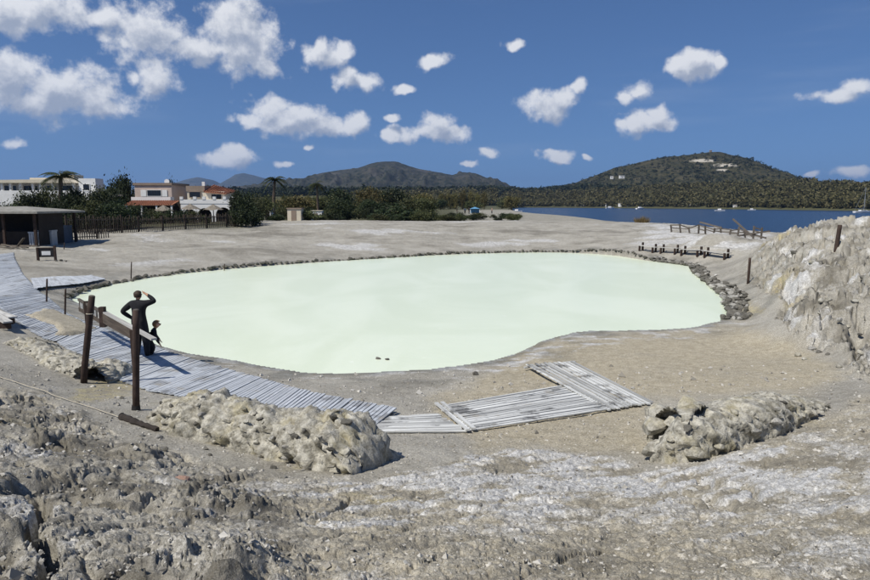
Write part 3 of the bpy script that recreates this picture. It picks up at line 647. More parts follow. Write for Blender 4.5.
# ------------------------------------------------------------------ hills beyond the bay
def hill_mat(name, c0, c1, c2, scar=None, sc_=.02):
    m, t, b = new_mat(name); p = t.pos()
    n1 = t.noise(p, sc_, 6, .6); n2 = t.noise(p, sc_ * 9, 5, .7)
    c = t.mix(t.ramp(n2, .36, .62), c0, c1); c = t.mix(t.ramp(n1, .52, .72, 0, .8), c, c2)
    if scar:
        for cen, rad in scar:
            d = t.vmath('LENGTH', t.vmath('DIVIDE', t.vmath('SUBTRACT', p, cen), rad)); c = t.mix(t.ramp(t.math('ADD', d, t.math('MULTIPLY', t.math('SUBTRACT', n2, .5), 2.2)), .55, 1.1, 1, 0), c, (.40, .37, .31))
    t.put(b.inputs['Base Color'], c); b.inputs['Roughness'].default_value = .95; b.inputs['Specular IOR Level'].default_value = .1
    return m
def hill(name, prof, d, front, mat, amp, freq, base=-4.0, back=None, nx=240, ny=70):
    """ridge whose crest follows a silhouette: prof = [(px, py)]; d = distance of the crest"""
    px = np.linspace(prof[0][0], prof[-1][0], nx); py = np.interp(px, [p[0] for p in prof], [p[1] for p in prof])
    sm = np.convolve(np.pad(py, 2, 'edge'), [.1, .2, .4, .2, .1], 'valid')
    back = back or front * .8
    t = np.concatenate([np.linspace(-1, 0, ny), np.linspace(0, 1, ny // 3)[1:]])
    PX, T = np.meshgrid(px, t); top = np.array([P(a, b, d).z for a, b in zip(px, sm)])[None, :] - base
    Y = d + np.where(T < 0, T * front, T * back); X = (PX - CX) / FPX / math.cos(PITCH) * d * (1 + 0 * Y)   # a ridge of even width
    prof_t = np.where(T < 0, (1 - np.abs(T)) ** 1.25, np.cos(T * math.pi / 2) ** 1.2)
    n = fbm(X * freq, Y * freq, 3.0, 6, .55, kind=1); n2 = fbm(X * freq * 4, Y * freq * 4, 5.0, 4, .6)
    Z = base + top * prof_t + (amp * n + amp * .8 * n2) * np.clip(np.abs(T) * 1.3, .03, 1) * np.clip(top * prof_t / (top.max() * .3), 0, 1)
    k, l = PX.shape; idx = np.arange(k * l).reshape(k, l)
    f = np.stack([idx[:-1, :-1], idx[:-1, 1:], idx[1:, 1:], idx[1:, :-1]], -1).reshape(-1, 4)
    o = link(bpy.data.objects.new(name, np_mesh(name, np.stack([X.ravel(), Y.ravel(), Z.ravel()], -1), f, mat))); o['kind'] = 'structure'; return o
sc1 = [(P(706, 160, 1330), (26, 90, 5)), (P(722, 166, 1310), (20, 80, 5)), (P(716, 171, 1290), (12, 60, 4))]
hill('hill', [(540,190),(575,183),(595,176),(615,167),(635,163),(655,157.5),(675,156),(690,153.5),(702,152),(712,152),(722,155),(740,158.5),(755,166),(770,174),(785,180),(810,186)], 1400, 420, hill_mat('scrub_hill', (.014, .019, .010), (.060, .055, .030), (.085, .074, .046), sc1, .016), 22, .009)
hill('hill', [(225,196),(255,188),(285,182),(305,179),(322,174),(340,170.5),(360,168.5),(372,164),(382,161.8),(396,161.8),(406,165),(418,169),(440,173),(452,175.5),(462,172.5),(475,173.5),(488,179),(505,186),(530,192)], 2600, 800, hill_mat('lava_hill', (.014, .019, .012), (.055, .053, .038), (.085, .078, .066), None, .007), 75, .0040)
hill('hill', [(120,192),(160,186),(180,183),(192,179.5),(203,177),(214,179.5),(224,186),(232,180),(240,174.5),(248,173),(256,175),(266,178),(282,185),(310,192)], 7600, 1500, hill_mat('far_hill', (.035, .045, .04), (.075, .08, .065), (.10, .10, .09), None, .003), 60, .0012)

# ------------------------------------------------------------------ woods on the far shore: one mass
def wood_mass(name, mat, n, arng, roff, size, seed, leaves=120, lsize=.23):
    rr = np.random.default_rng(seed)
    a = rr.uniform(*arng, n); rf = coast_far(a); r = rf + rr.uniform(roff[0] ** .5, roff[1] ** .5, n) ** 2
    x = np.sin(np.radians(a)) * r; y = np.cos(np.radians(a)) * r; z = macro(x, y); ok = z > -1.78; x, y, z = x[ok], y[ok], z[ok]; n = len(x)
    s_ = rr.uniform(*size, n) * (1 + .35 * fbm(x / 70, y / 70, 4, 2))
    u = rr.normal(size=(n, leaves, 3)); u /= np.linalg.norm(u, axis=-1, keepdims=True); u *= (rr.uniform(.35, 1, (n, leaves, 1)) ** .5)
    lob = rr.uniform(-.35, .35, (n, 4, 3)); pick = rr.integers(0, 4, (n, leaves)); u = u * .72 + lob[np.arange(n)[:, None], pick]
    u[..., 2] = np.abs(u[..., 2] * .75 + .55)
    c = np.stack([x, y, z - .3], -1)[:, None, :] + u * s_[:, None, None] * np.array([.85, .85, .95])
    t1 = rr.normal(size=c.shape); t2 = rr.normal(size=c.shape); t1 *= (s_ * lsize)[:, None, None] * .6; t2 *= (s_ * lsize)[:, None, None] * .6
    v = np.stack([c + t1, c + t2, c - t1 * .6 - t2 * .6], 2).reshape(-1, 3)
    o = link(bpy.data.objects.new(name, np_mesh(name, v, np.arange(len(v)).reshape(-1, 3), mat, False))); o['kind'] = 'stuff'; return o
M['wood_far'] = leaf_mat('far_wood_leaves', (.048, .054, .020), (.155, .138, .055), .1)
M['pine_far'] = leaf_mat('far_pine_leaves', (.010, .016, .009), (.035, .042, .022), .1)
wood_mass('far_shore_wood', M['wood_far'], 3900, (-9, 39), (1, 330), (4.2, 7.5), 5)
wood_mass('dark_pine_wood', M['pine_far'], 1300, (-24, 17), (230, 420), (5, 9.5), 6)
def hill_scrub(hill_name, n, size, seed):
    rr = np.random.default_rng(seed); me = bpy.data.objects[hill_name].data; v = np.empty(len(me.vertices) * 3, np.float32); me.vertices.foreach_get('co', v); v = v.reshape(-1, 3); v = v[(v[:, 2] > 22)]
    c = v[rr.integers(0, len(v), n)] + rr.normal(size=(n, 3)) * np.array([4, 4, 0]); keep = fbm(c[:, 0] / 60, c[:, 1] / 60, 3.0, 3) + .35 * rr.normal(size=n) > -.1; c = c[keep]; n = len(c); s_ = rr.uniform(*size, n); L = 26
    u = rr.normal(size=(n, L, 3)); u /= np.linalg.norm(u, axis=-1, keepdims=True); u *= rr.uniform(.3, 1, (n, L, 1)) ** .5; q = c[:, None, :] + u * s_[:, None, None] * np.array([1, 1, .6]); t1 = rr.normal(size=q.shape) * (s_ * .25)[:, None, None]; t2 = rr.normal(size=q.shape) * (s_ * .25)[:, None, None]
    w = np.stack([q + t1, q + t2, q - t1 * .6 - t2 * .6], 2).reshape(-1, 3); o = link(bpy.data.objects.new('hill_scrub', np_mesh('hill_scrub', w, np.arange(len(w)).reshape(-1, 3), M['pine_far'], False))); o['kind'] = 'stuff'; o['label'] = 'dark scrub covering the hill with the pale scar'; o['category'] = 'scrub'
hill_scrub('hill', 4200, (1.6, 4.2), 3)
o = bpy.data.objects['far_shore_wood']; o['label'] = 'olive green wood covering the far shore of the bay'; o['category'] = 'wood'
o = bpy.data.objects['dark_pine_wood']; o['label'] = 'dark pine wood on the ridge behind the far shore'; o['category'] = 'wood'

# ------------------------------------------------------------------ trees, shrubs, palms
def crown_mesh(seed, mat, nclump=26, nleaf=46, leaf=.055, rx=.5, zc=.6, rz=.42, spread=.115, hollow=.35, droop=0.0):
    rr = np.random.default_rng(seed)
    u = rr.normal(size=(nclump, 3)); u /= np.linalg.norm(u, axis=1)[:, None]; u *= rr.uniform(hollow, 1, (nclump, 1)) ** .6
    cc = u * np.array([rx * .82, rx * .82, rz * .85]) + np.array([0, 0, zc]); ss = rr.uniform(.6, 1.35, nclump) * spread
    c = cc[:, None, :] + rr.normal(size=(nclump, nleaf, 3)) * ss[:, None, None] * np.array([1, 1, .72]); c = c.reshape(-1, 3); c[:, 2] = np.maximum(c[:, 2], .04)
    t1 = rr.normal(size=c.shape); t1 /= np.linalg.norm(t1, axis=1)[:, None]; t2 = rr.normal(size=c.shape); t2 -= (t2 * t1).sum(1)[:, None] * t1; t2 /= np.linalg.norm(t2, axis=1)[:, None]
    if droop: t1[:, 2] -= droop
    L = leaf * rr.uniform(.6, 1.5, (len(c), 1)); v = np.stack([c - t1 * L, c + t2 * L * .5, c + t1 * L, c - t2 * L * .5], 1).reshape(-1, 3)
    return np_mesh('crown', v, np.arange(len(v)).reshape(-1, 4), mat, False)
def trunk_mesh(seed, h=.62, r=.03, mat=None):
    rr = random.Random(seed); mb = MB(); base = Vector((0, 0, -.03)); pts = [base]
    for i in range(4): pts.append(pts[-1] + Vector((rr.uniform(-.03, .03), rr.uniform(-.03, .03), h / 4)))
    mb.tube(pts, [r * 1.3, r, r * .85, r * .65, r * .35], 7)
    for i in range(6):
        p = pts[rr.randint(1, 3)]; a = rr.uniform(0, 6.28); e = p + Vector((math.cos(a) * rr.uniform(.18, .34), math.sin(a) * rr.uniform(.18, .34), rr.uniform(.12, .3)))
        mb.tube([p, p.lerp(e, .5) + Vector((0, 0, -.02)), e], [r * .55, r * .38, r * .12], 5)
    return mb.mesh('trunk', mat or M['bark'], True)
TREE = {'dark': ([crown_mesh(i, M['leaf_dark'], 34, 90, .034) for i in range(3)], 'leaf_dark'),
        'olive': ([crown_mesh(10 + i, M['leaf'], 32, 84, .035) for i in range(3)], 'leaf'),
        'gold': ([crown_mesh(20 + i, M['leaf_gold'], 28, 80, .038, zc=.52, rz=.46, droop=.5) for i in range(2)], 'leaf_gold'),
        'shrub': ([crown_mesh(30 + i, M['leaf'], 24, 70, .045, .55, .42, .42) for i in range(2)], 'leaf'),
        'shrub_dark': ([crown_mesh(40 + i, M['leaf_dark'], 24, 74, .045, .55, .42, .42) for i in range(2)], 'leaf_dark')}
TRUNKS = [trunk_mesh(i) for i in range(3)]
def tree(name, kind, x, y, h, w, label, group, z=None, cat='tree'):
    z = float(macro(x, y)[0]) if z is None else z
    t = thing(name, label, cat, (x, y, z - .05), random.uniform(0, 6.28), group)
    for nm, me in (('trunk', random.choice(TRUNKS)), ('crown', random.choice(TREE[kind][0]))):
        o = link(bpy.data.objects.new(nm, me), t); o.scale = (w, w, h)
    return t
def tree_px(name, kind, px, top, Y, wpx, label, group, cat='tree'):
    g = P(px, 203, Y); z = float(macro(g.x, g.y)[0]); zt = P(px, top, Y).z
    return tree(name, kind, g.x, g.y, max(.8, zt - z), wpx / FPX * Y, label, group, z, cat)
def palm(px, top, Y, label, lean=.0, crown=1.7, seed=1):
    g = P(px, 203, Y); z = float(macro(g.x, g.y)[0]); h = P(px, top, Y).z - z - crown * .25; rr = random.Random(seed)
    t = thing('palm_tree', label, 'palm', (g.x, g.y, z - .1)); n = 8
    pts = [Vector((lean * h * (i / n) ** 1.6, .02 * math.sin(i), h * i / n)) for i in range(n + 1)]
    MB().tube(pts, [.26 - .1 * i / n + .02 * (i % 2) for i in range(n + 1)], 9).build('trunk', M['palm_bark'], t, True)
    topp = pts[-1]
    for k in range(22):                                   # fronds, each a bent midrib with leaflets
        a = k * 2.4 + rr.uniform(-.2, .2); el = rr.uniform(-.5, 1.15); L = crown * rr.uniform(.85, 1.15); d = Vector((math.cos(a), math.sin(a), 0)); mb = MB(); sp = []
        for i in range(7):
            q = i / 6; sp.append(topp + d * (L * q * math.cos(el * (1 - q * .6)) * .95) + Vector((0, 0, L * (math.sin(el) * q - .75 * q * q))))
        mb.tube(sp, [.03, .028, .025, .02, .015, .01, .006], 4)
        sd = d.cross(Vector((0, 0, 1)))
        for i in range(1, 7):
            for j in range(3):
                p = sp[i - 1].lerp(sp[i], j / 3); ll = L * .27 * math.sin(math.pi * min(.97, (i + j / 3) / 7.2) ** .8) + .08
                for s_ in (-1, 1): e = p + sd * s_ * ll + d * ll * .5 + Vector((0, 0, -ll * .5)); w = d * .045; mb.add([p - w, p + w, e], [(0, 1, 2)])
        mb.build('frond', M['leaf_palm'], t)
    return t
palm(273, 175, 92, 'tall windblown palm tree rising above the shrubs beside the yellow hut', .06, 2.1, 4)
palm(318, 180, 115, 'shorter palm tree rising out of the shrub belt', -.02, 2.2, 9)
palm(60, 170, 62, 'palm tree with ragged fronds in front of the white villa', .05, 2.0, 2)
gL = 'dark garden trees around the white villa'
for px, top, Y, w, k in ((14,199,60,34,'shrub_dark'),(34,193,61,30,'dark'),(50,187,63,24,'olive'),(70,193,61,30,'dark'),(88,196,62,28,'olive'),(104,190,64,28,'dark'),(118,196,62,26,'shrub_dark'),(26,207,56,26,'shrub_dark'),(48,208,56,26,'shrub_dark'),(72,207,57,28,'shrub_dark'),(96,206,58,28,'shrub_dark'),(122,207,60,26,'shrub_dark'),(134,204,63,20,'dark'),(4,203,59,26,'dark'),(60,200,59,28,'dark'),(112,202,60,26,'dark'),(96,199,61,22,'olive'),(80,204,59,22,'olive'),(76,187,64,24,'dark'),(98,188,66,26,'olive'),(112,186,68,22,'dark'),(24,192,62,22,'olive'),(42,189,64,20,'dark')):
    tree_px('garden_tree', k, px, top, Y, w, {'dark': 'dark green garden tree in front of the white villa', 'olive': 'olive green garden tree in front of the white villa', 'shrub_dark': 'dark low bush behind the paling fence below the white villa'}[k], gL + ', ' + k.replace('_', ' '))
tree_px('umbrella_tree', 'dark', 122, 175, 92, 26, 'round dark tree standing tall between the white villa and the pink house', None)
tree_px('garden_tree', 'dark', 173, 180, 100, 10, 'dark treetop showing behind the flat roof of the pink house', None)
gH = 'green bushes in front of the pink house'
for px, top, Y, w, k in ((150,206,72,14,'shrub'),(160,208,71,14,'shrub'),(170,207,72,16,'shrub_dark'),(182,206,71,16,'shrub_dark'),(193,208,70,14,'shrub'),(145,212,70,14,'shrub_dark'),(205,213,70,10,'shrub')):
    tree_px('garden_bush', k, px, top, Y, w, 'low green bush in the garden before the pink house', gH, 'bush')
gR = 'trees beside the white terrace house'
for px, top, Y, w, k in ((236,190,72,16,'dark'),(246,192,70,20,'dark'),(256,194,76,18,'olive'),(240,202,66,22,'shrub_dark'),(254,204,68,18,'shrub_dark'),(266,196,84,20,'olive'),(232,206,67,14,'shrub_dark')):
    tree_px('garden_tree', k, px, top, Y, w, {'dark': 'dense dark tree at the end of the white terrace house', 'olive': 'olive green tree beyond the end of the white terrace house', 'shrub_dark': 'dark bush at the end of the paling fence by the terrace house'}[k], gR + ', ' + k.replace('_', ' '))
gB = 'shrubs and trees of the belt behind the pool'
rr = random.Random(21)
for i in range(118):
    px = rr.uniform(262, 470) if i < 92 else rr.uniform(300, 520); Y = rr.choice((rr.uniform(92, 130), rr.uniform(120, 190), rr.uniform(180, 330)))
    if px > 430 and Y < 330: Y = rr.uniform(260, 420)
    g = P(px, 203, Y); h = rr.uniform(2.2, 4.6) if Y < 130 else rr.uniform(3.5, 7.0); k = rr.choice(('olive', 'olive', 'dark', 'gold', 'shrub', 'shrub_dark'))
    lab = {'olive': 'olive green shrubby tree in the belt behind the mud pool', 'shrub': 'low olive green bush in the belt behind the mud pool', 'dark': 'dark green tree in the belt behind the mud pool', 'shrub_dark': 'low dark green bush in the belt behind the mud pool', 'gold': 'yellowish feathery tamarisk in the belt behind the mud pool'}[k]
    tree('shrub_tree', k, g.x, g.y, h * (.7 if k.startswith('shrub') else 1), h * rr.uniform(.85, 1.3), lab, gB + ', ' + k.replace('_', ' '))
for i in range(46):                                       # the low scrub along its foot
    px = rr.uniform(228, 520); Y = rr.uniform(84, 96) if px < 440 else rr.uniform(95, 150); g = P(px, 203, Y); h = rr.uniform(.7, 1.7)
    tree('scrub_bush', rr.choice(('shrub', 'shrub_dark')), g.x, g.y, h, h * rr.uniform(1.2, 2.2), 'small scrubby bush at the foot of the tree belt', 'scrub bushes along the rim', cat='bush')
for px in (440, 444, 449, 456, 463, 470, 477, 484):       # a row of thin trunks on the beach road
    tree_px('slender_tree', 'gold', px, rr.uniform(188, 193), 300, 7, 'slender tree in the row along the beach road', 'slender trees on the beach road')

# ------------------------------------------------------------------ encrusted rubble walls
def rubble_wall(label, front, width, height, nst, kinds, seed, back=None, amp=.10, group=None, hprof=None):
    """front: pixels along the foot of the face turned to the path; back: direction of its thickness"""
    rr = random.Random(seed); F = [hit(*p) for p in front]; L = sum((b - a).length for a, b in zip(F[:-1], F[1:]))
    t = thing('rubble_wall', label, 'wall', F[len(F) // 2], 0, group); org = t.location
    ns, nc = int(L / .03) + 2, 46; S, C = np.meshgrid(np.linspace(0, 1, ns), np.linspace(0, 1, nc), indexing='ij')
    fp = [lerp_path(F, s_) for s_ in np.linspace(0, 1, ns)]; fx = np.array([p.x for p in fp]); fy = np.array([p.y for p in fp])
    tx = np.gradient(fx); ty = np.gradient(fy); ln = np.hypot(tx, ty); nx, ny = -ty / ln, tx / ln
    if back is not None:
        bx, by = back; sg = np.sign(nx * bx + ny * by); nx, ny = nx * sg, ny * sg
        k = .65; nx, ny = nx * k + bx * (1 - k), ny * k + by * (1 - k)
    x0 = fx[:, None] + nx[:, None] * width * (.5 - .5 * np.cos(math.pi * C)); y0 = fy[:, None] + ny[:, None] * width * (.5 - .5 * np.cos(math.pi * C))
    hp = np.interp(np.linspace(0, 1, ns), np.linspace(0, 1, len(hprof)), hprof) if hprof else np.ones(ns)
    e = np.minimum(S, 1 - S) * L; endf = np.clip(e / .28, 0, 1) ** .45
    prof = np.sin(math.pi * C) ** .62 * endf * hp[:, None]
    lowf = fbm(fx * 1.3, fy * 1.3, 9.0, 2)[:, None]
    g = macro(x0.ravel(), y0.ravel()).reshape(x0.shape)
    z0 = g - .08 + (height * (1 + .25 * lowf)) * prof
    cen = np.stack([x0, y0, z0], -1).reshape(-1, 3); q = cen * 3.2
    d = fbm(q[:, 0], q[:, 1], q[:, 2] * 1.5, 5, .62, kind=1).reshape(x0.shape); d2 = fbm(q[:, 0] * 3.5, q[:, 1] * 3.5, q[:, 2] * 4, 3, .6).reshape(x0.shape)
    out = np.cos(math.pi * C); push = (amp * np.sign(d) * np.abs(d) ** .8 + amp * .45 * d2)
    x = x0 - nx[:, None] * push * out * 1.2; y = y0 - ny[:, None] * push * out * 1.2; z = z0 + push * np.sin(math.pi * C) * .8
    axt = np.stack([tx / ln, ty / ln], -1); sh = np.where(S < .5, -1, 1) * np.clip(1 - e / .25, 0, 1) * push; x = x + axt[:, None, 0] * sh; y = y + axt[:, None, 1] * sh
    zk = np.clip(np.sin(math.pi * C), 0, 1); cr = crag((fx[:, None] + z0 * .7 + 0 * C).ravel() + C.ravel() * .9, (fy[:, None] + 0 * C).ravel() + C.ravel() * .7, np.zeros(C.size), ((2.6, .5, .3), (6, .35, .3), (13, .2, .15))).reshape(C.shape) * amp
    x = x - nx[:, None] * cr * out; y = y - ny[:, None] * cr * out; z = z + cr * zk * .8
    co = np.stack([x - org.x, y - org.y, z - org.z], -1).reshape(-1, 3); idx = np.arange(ns * nc).reshape(ns, nc)
    f = np.stack([idx[:-1, :-1], idx[:-1, 1:], idx[1:, 1:], idx[1:, :-1]], -1).reshape(-1, 4)
    me = np_mesh('core', co, f, M['wall_core'], True); o = link(bpy.data.objects.new('core', me), t)
    # stand the end faces shut
    mb = MB()
    for i in (0, ns - 1):
        ring = [tuple(co[idx[i, j]]) for j in range(nc)]; mb.add(ring, [tuple(range(nc))])
    mb.build('end_face', M['wall_core'], t)
    for k in range(nst):
        i = rr.randrange(1, ns - 1); j = rr.choice((rr.randrange(2, 20), rr.randrange(2, 14), rr.randrange(14, 32))); p = Vector(co[idx[i, j]]) + org
        stone('stone', rr.choice(kinds), p - Vector((0, 0, .02)), rr.uniform(.025, .06) * rr.choice((1, 1, 1.6)), t, rr)
    return t
rubble_wall('long low crusted rubble wall with yellow sulphur stains beside the slatted boardwalk', [(154,418),(185,435),(230,446),(275,458),(312,469),(352,474)], .95, .60, 120, ('wall_core', 'wall_core', 'wall_core', 'rock', 'rock_dark'), 3, (.45, .9), .12, hprof=[.75, .9, .85, .95, 1.05, 1.15, 1.15])
rubble_wall('short low stone heap beside the boardwalk at the foot of the leaning post', [(4,342),(22,352),(40,360),(58,372),(76,380),(98,372)], .75, .36, 60, ('wall_core', 'wall_core', 'rock', 'rock_dark'), 5, (.6, .8), .09, hprof=[.3, .7, .8, .9, 1.0, 1.0])
rubble_wall('broken crusted rock wall at the edge of the tan sand, right of the boardwalk end', [(652,462),(684,464),(712,457),(745,446),(778,436),(805,424),(832,406)], 1.25, .62, 50, ('wall_core', 'wall_core', 'rock', 'rock_dark'), 8, (.35, .93), .085, hprof=[1.2, 1.15, 1.0, .85, .7, .55, .3])

rw = [o for o in bpy.data.objects if o.name.startswith('rubble_wall') and 'tan sand' in o.get('label', '')][0]; _r = random.Random(2)
for px, py, s_ in ((655,440,.24),(662,452,.20),(676,458,.22),(668,430,.26),(686,440,.28),(700,450,.18),(692,422,.24),(655,424,.16),(712,436,.24),(735,430,.22),(760,420,.2)):
    g = hit(px, min(462, py + 14)); stone('stone', 'wall_core', (g.x, g.y + .15, g.z + (py < 445) * .25 + s_ * .5), (s_ * 1.3, s_, s_), rw, _r)
# ------------------------------------------------------------------ stone kerb round the far side of the pool
def kerb(name, label, i0, i1, layers, size, step, kinds, seed, lift):
    rr = random.Random(seed); pts = [Vector((POOL[i][0], POOL[i][1], 0)) for i in range(i0 * 6, (i1 - 1) * 6 + 1)]; t = thing(name, label, 'kerb', pts[len(pts) // 2])
    L = sum((b - a).length for a, b in zip(pts[:-1], pts[1:])); s_ = 0
    while s_ < L - .05:
        p = lerp_path(pts, s_ / L); d = (lerp_path(pts, min(1, (s_ + .2) / L)) - p).normalized(); nrm = Vector((-d.y, d.x, 0))
        for lay in range(layers if rr.random() < .8 else layers - 1 or 1):
            sz = rr.uniform(*size) * rr.choice((.7, 1, 1, 1.25)); c = p + nrm * (.10 + lay * size[1] * 1.15 + rr.uniform(-.10, .12)); gz = max(.02, float(macro(c.x, c.y)[0]))
            stone('stone', rr.choice(kinds), (c.x, c.y, gz + sz * lift), (sz * rr.uniform(.9, 1.9), sz * rr.uniform(.8, 1.2), sz * rr.uniform(.7, 1.3)), t, rr)
        s_ += rr.uniform(*step)
    return t
kerb('stone_kerb', 'low kerb of dark stones round the far edge of the mud pool', 0, 14, 1, (.10, .19), (.24, .42), ('rock_dark',), 5, .35)
kerb('rubble_edging', 'broad rough stone edging at the end of the mud pool below the rock mound', 12, 19, 4, (.08, .17), (.20, .32), ('rock_dark', 'rock_dark', 'rock_dark', 'rock'), 6, .5)

# ------------------------------------------------------------------ slatted boardwalks
def lay(label, far_px, near_px, spacing, wfrac, mat, name='boardwalk', seed=0, jitter=.03, ragged=None, lift=.035, cross=None):
    """slats laid from the far edge to the near edge (two pixel polylines), each slat a piece of its own"""
    rr = random.Random(seed); A = [hit(*p) for p in far_px]; B = [hit(*p) for p in near_px]
    L = sum((b - a).length for a, b in zip(A[:-1], A[1:])); LB = sum((b - a).length for a, b in zip(B[:-1], B[1:])); n = max(3, min(298, int((L + LB) / 2 / spacing)))
    t = thing(name, label, 'boardwalk', lerp_path(A, .5).lerp(lerp_path(B, .5), .5)); ends = []
    for i in range(n):
        u = (i + .5) / n; a, b = lerp_path(A, u), lerp_path(B, u); d = (b - a).normalized(); a = a - d * rr.uniform(-.01, jitter * 2); b = b + d * rr.uniform(-.01, jitter * 2)
        if ragged and u > ragged[0]: k = (u - ragged[0]) / (1 - ragged[0]); b = b.lerp(a, max(0, rr.uniform(-.2, .8) * k)) if ragged[1] else b; a = a.lerp(b, max(0, rr.uniform(-.1, .95) * k)) if not ragged[1] else a
        ends.append((a, b))
    q = np.array([[p.lerp(r_, f).x for f in (0, .33, .66, 1)] + [p.lerp(r_, f).y for f in (0, .33, .66, 1)] for p, r_ in ends]); zz = H(q[:, :4].ravel(), q[:, 4:].ravel()).reshape(-1, 4)
    za = np.convolve(np.pad(np.maximum(zz[:, 0], zz[:, 1]), 3, 'edge'), np.ones(7) / 7, 'valid'); zb = np.convolve(np.pad(np.maximum(zz[:, 3], zz[:, 2]), 3, 'edge'), np.ones(7) / 7, 'valid')
    for i, (a, b) in enumerate(ends):
        a = Vector((a.x, a.y, za[i] + lift + rr.uniform(-.008, .008))); b = Vector((b.x, b.y, zb[i] + lift + rr.uniform(-.008, .008)))
        piece('slat', rr.choice(SLATS[mat]), a, b, spacing * wfrac * rr.uniform(.9, 1.08), .022, t)
    if cross:
        for p, r_ in cross:
            a, b = hit(*p), hit(*r_); a.z = H(a.x, a.y) + lift + .03; b.z = H(b.x, b.y) + lift + .03; piece('edge_slat', rr.choice(SLATS[mat]), a, b, .07, .03, t)
    for f in (.12, .5, .88):                              # bearers under the slats
        mb = MB(); pts = [(Vector((a.x, a.y, za[i])).lerp(Vector((b.x, b.y, zb[i])), f) + Vector((0, 0, lift - .035)) - t.location) for i, (a, b) in enumerate(ends)][::6]
        for p, r_ in zip(pts[:-1], pts[1:]): mb.beam(p, r_, .07, .045)
        if len(pts) > 1: mb.build('bearer', M['old_wood'], t)
    return t
lay('long curving slatted boardwalk running past the two standing people', [(397,414),(385,411.5),(345,404),(300,395),(250,382),(200,368),(165,357),(135,345),(110,335),(93,329)], [(368,434),(345,430),(310,424),(260,413),(200,402),(150,392),(112,377),(88,364),(68,350),(58,343)], .088, .80, 'slat', seed=1)
lay('wide slatted boardwalk coming from the dark hut to the pool', [(13,254),(14,260),(22,275),(35,291),(50,305),(66,317),(80,324),(92,329)], [(-34,259),(-30,268),(-18,288),(-2,306),(12,318),(28,330),(44,339),(56,343)], .125, .86, 'slat', seed=2)
lay('short slatted boardwalk lying crosswise between the curved path and the sand', [(376,420),(366,434)], [(436,417),(466,434)], .092, .70, 'slat_pale', seed=3)
lay('bleached boardwalk section with long slats and dark stains on the sand', [(440,408),(450,417),(470,432.5)], [(560,389),(590,397),(640,407)], .095, .60, 'slat_pale', seed=4, cross=[((436,406), (468,434)), ((442,405), (474,432.5))])
lay('slanting bleached boardwalk section that ends beside the broken rock wall', [(525,370.5),(574,365.5)], [(606,413),(654,405)], .105, .66, 'slat_pale', seed=5, lift=.055, cross=[((524,371.5), (575,365))])
lay('small pale slatted platform beside the pool kerb', [(31,279),(60,277.5),(92,276.5)], [(35,291.5),(66,288),(106,281)], .16, .82, 'slat', 'platform', seed=6)
# loose boards at the side of the path
for k, (a, b) in enumerate((((-8,317),(14,329)), ((-8,321),(9,333)))):
    p, q = hit(*a), hit(*b); tt = thing('loose_board', 'pale board lying on dark timber beside the boardwalk', 'board', (p + q) / 2, 0, 'loose boards stacked beside the path')
    zt = max(H(p.x, p.y), H(q.x, q.y)) + .22; piece('plank', SLATS['cap'][k], Vector((p.x, p.y, zt)), Vector((q.x, q.y, zt)), .24, .04, tt)
    for f in (.2, .8): r_ = p.lerp(q, f); piece('bearer', SLATS['post'][k], Vector((r_.x - .14, r_.y, zt - .12)), Vector((r_.x + .14, r_.y, zt - .12)), .12, .22, tt)

# ------------------------------------------------------------------ posts, barrier, log, rope
def round_post(px, py, toppx, toppy, rad, label, name='wooden_post', collar=True, full=True):
    b = hit(px, py); b.z = H(b.x, b.y); d = ray(toppx, toppy); top = Vector((0, 0, CAMZ)) + d * (b.y / d.y)
    t = thing(name, label, 'post', b); v = top - b; n = 6
    MB().tube([v * (i / n) + Vector((0, 0, -.15 if i == 0 else 0)) for i in range(n + 1)], [rad * 1.02, rad, rad * .98, rad, rad * .97, rad * .99, rad * .93], 14).build('shaft', M['post'], t, True)
    MB().tube([v, v + v.normalized() * .012], [rad * .9, rad * .7], 14).build('top_cap', M['old_wood'], t)
    if collar: MB().tube([v * .0 + Vector((0, 0, -.02)), v * .05], [rad * 1.35, rad * 1.15], 14).build('collar', M['black'], t)
    return t, b, top
round_post(136, 411, 136, 310, .054, 'upright dark brown post standing beside the crusted rubble wall')
t1, b1, top1 = round_post(83, 383, 92, 296, .062, 'leaning dark brown post standing beside the stone heap', collar=False)
MB().tube([(top1 - b1) * .80 + Vector((math.cos(a) * .067, math.sin(a) * .067, 0)) for a in np.linspace(0, 6.28, 13)], .009, 5).build('rope_tie', M['rope'], t1)
round_post(748, 283, 750, 258, .06, 'thin dark stake standing on the terrace below the white rock mound', 'stake', False)
round_post(836, 249, 840, 225, .085, 'weathered leaning post on top of the rock mound', 'stake', False)
for px, py, ty, lab in ((46.5,306,279,'thin stake beside the slatted platform'), (65,319,289,'short rough stake at the tip of the mud pool'), (131,279,262,'thin stake on the grey bank behind the pool kerb'), (64,250,243,'short dark stake on the bank below the picket fence'), (224,270,264,'tiny stake on the far kerb of the pool')):
    round_post(px, py, px + .5, ty, .03, lab, 'thin_stake', False)
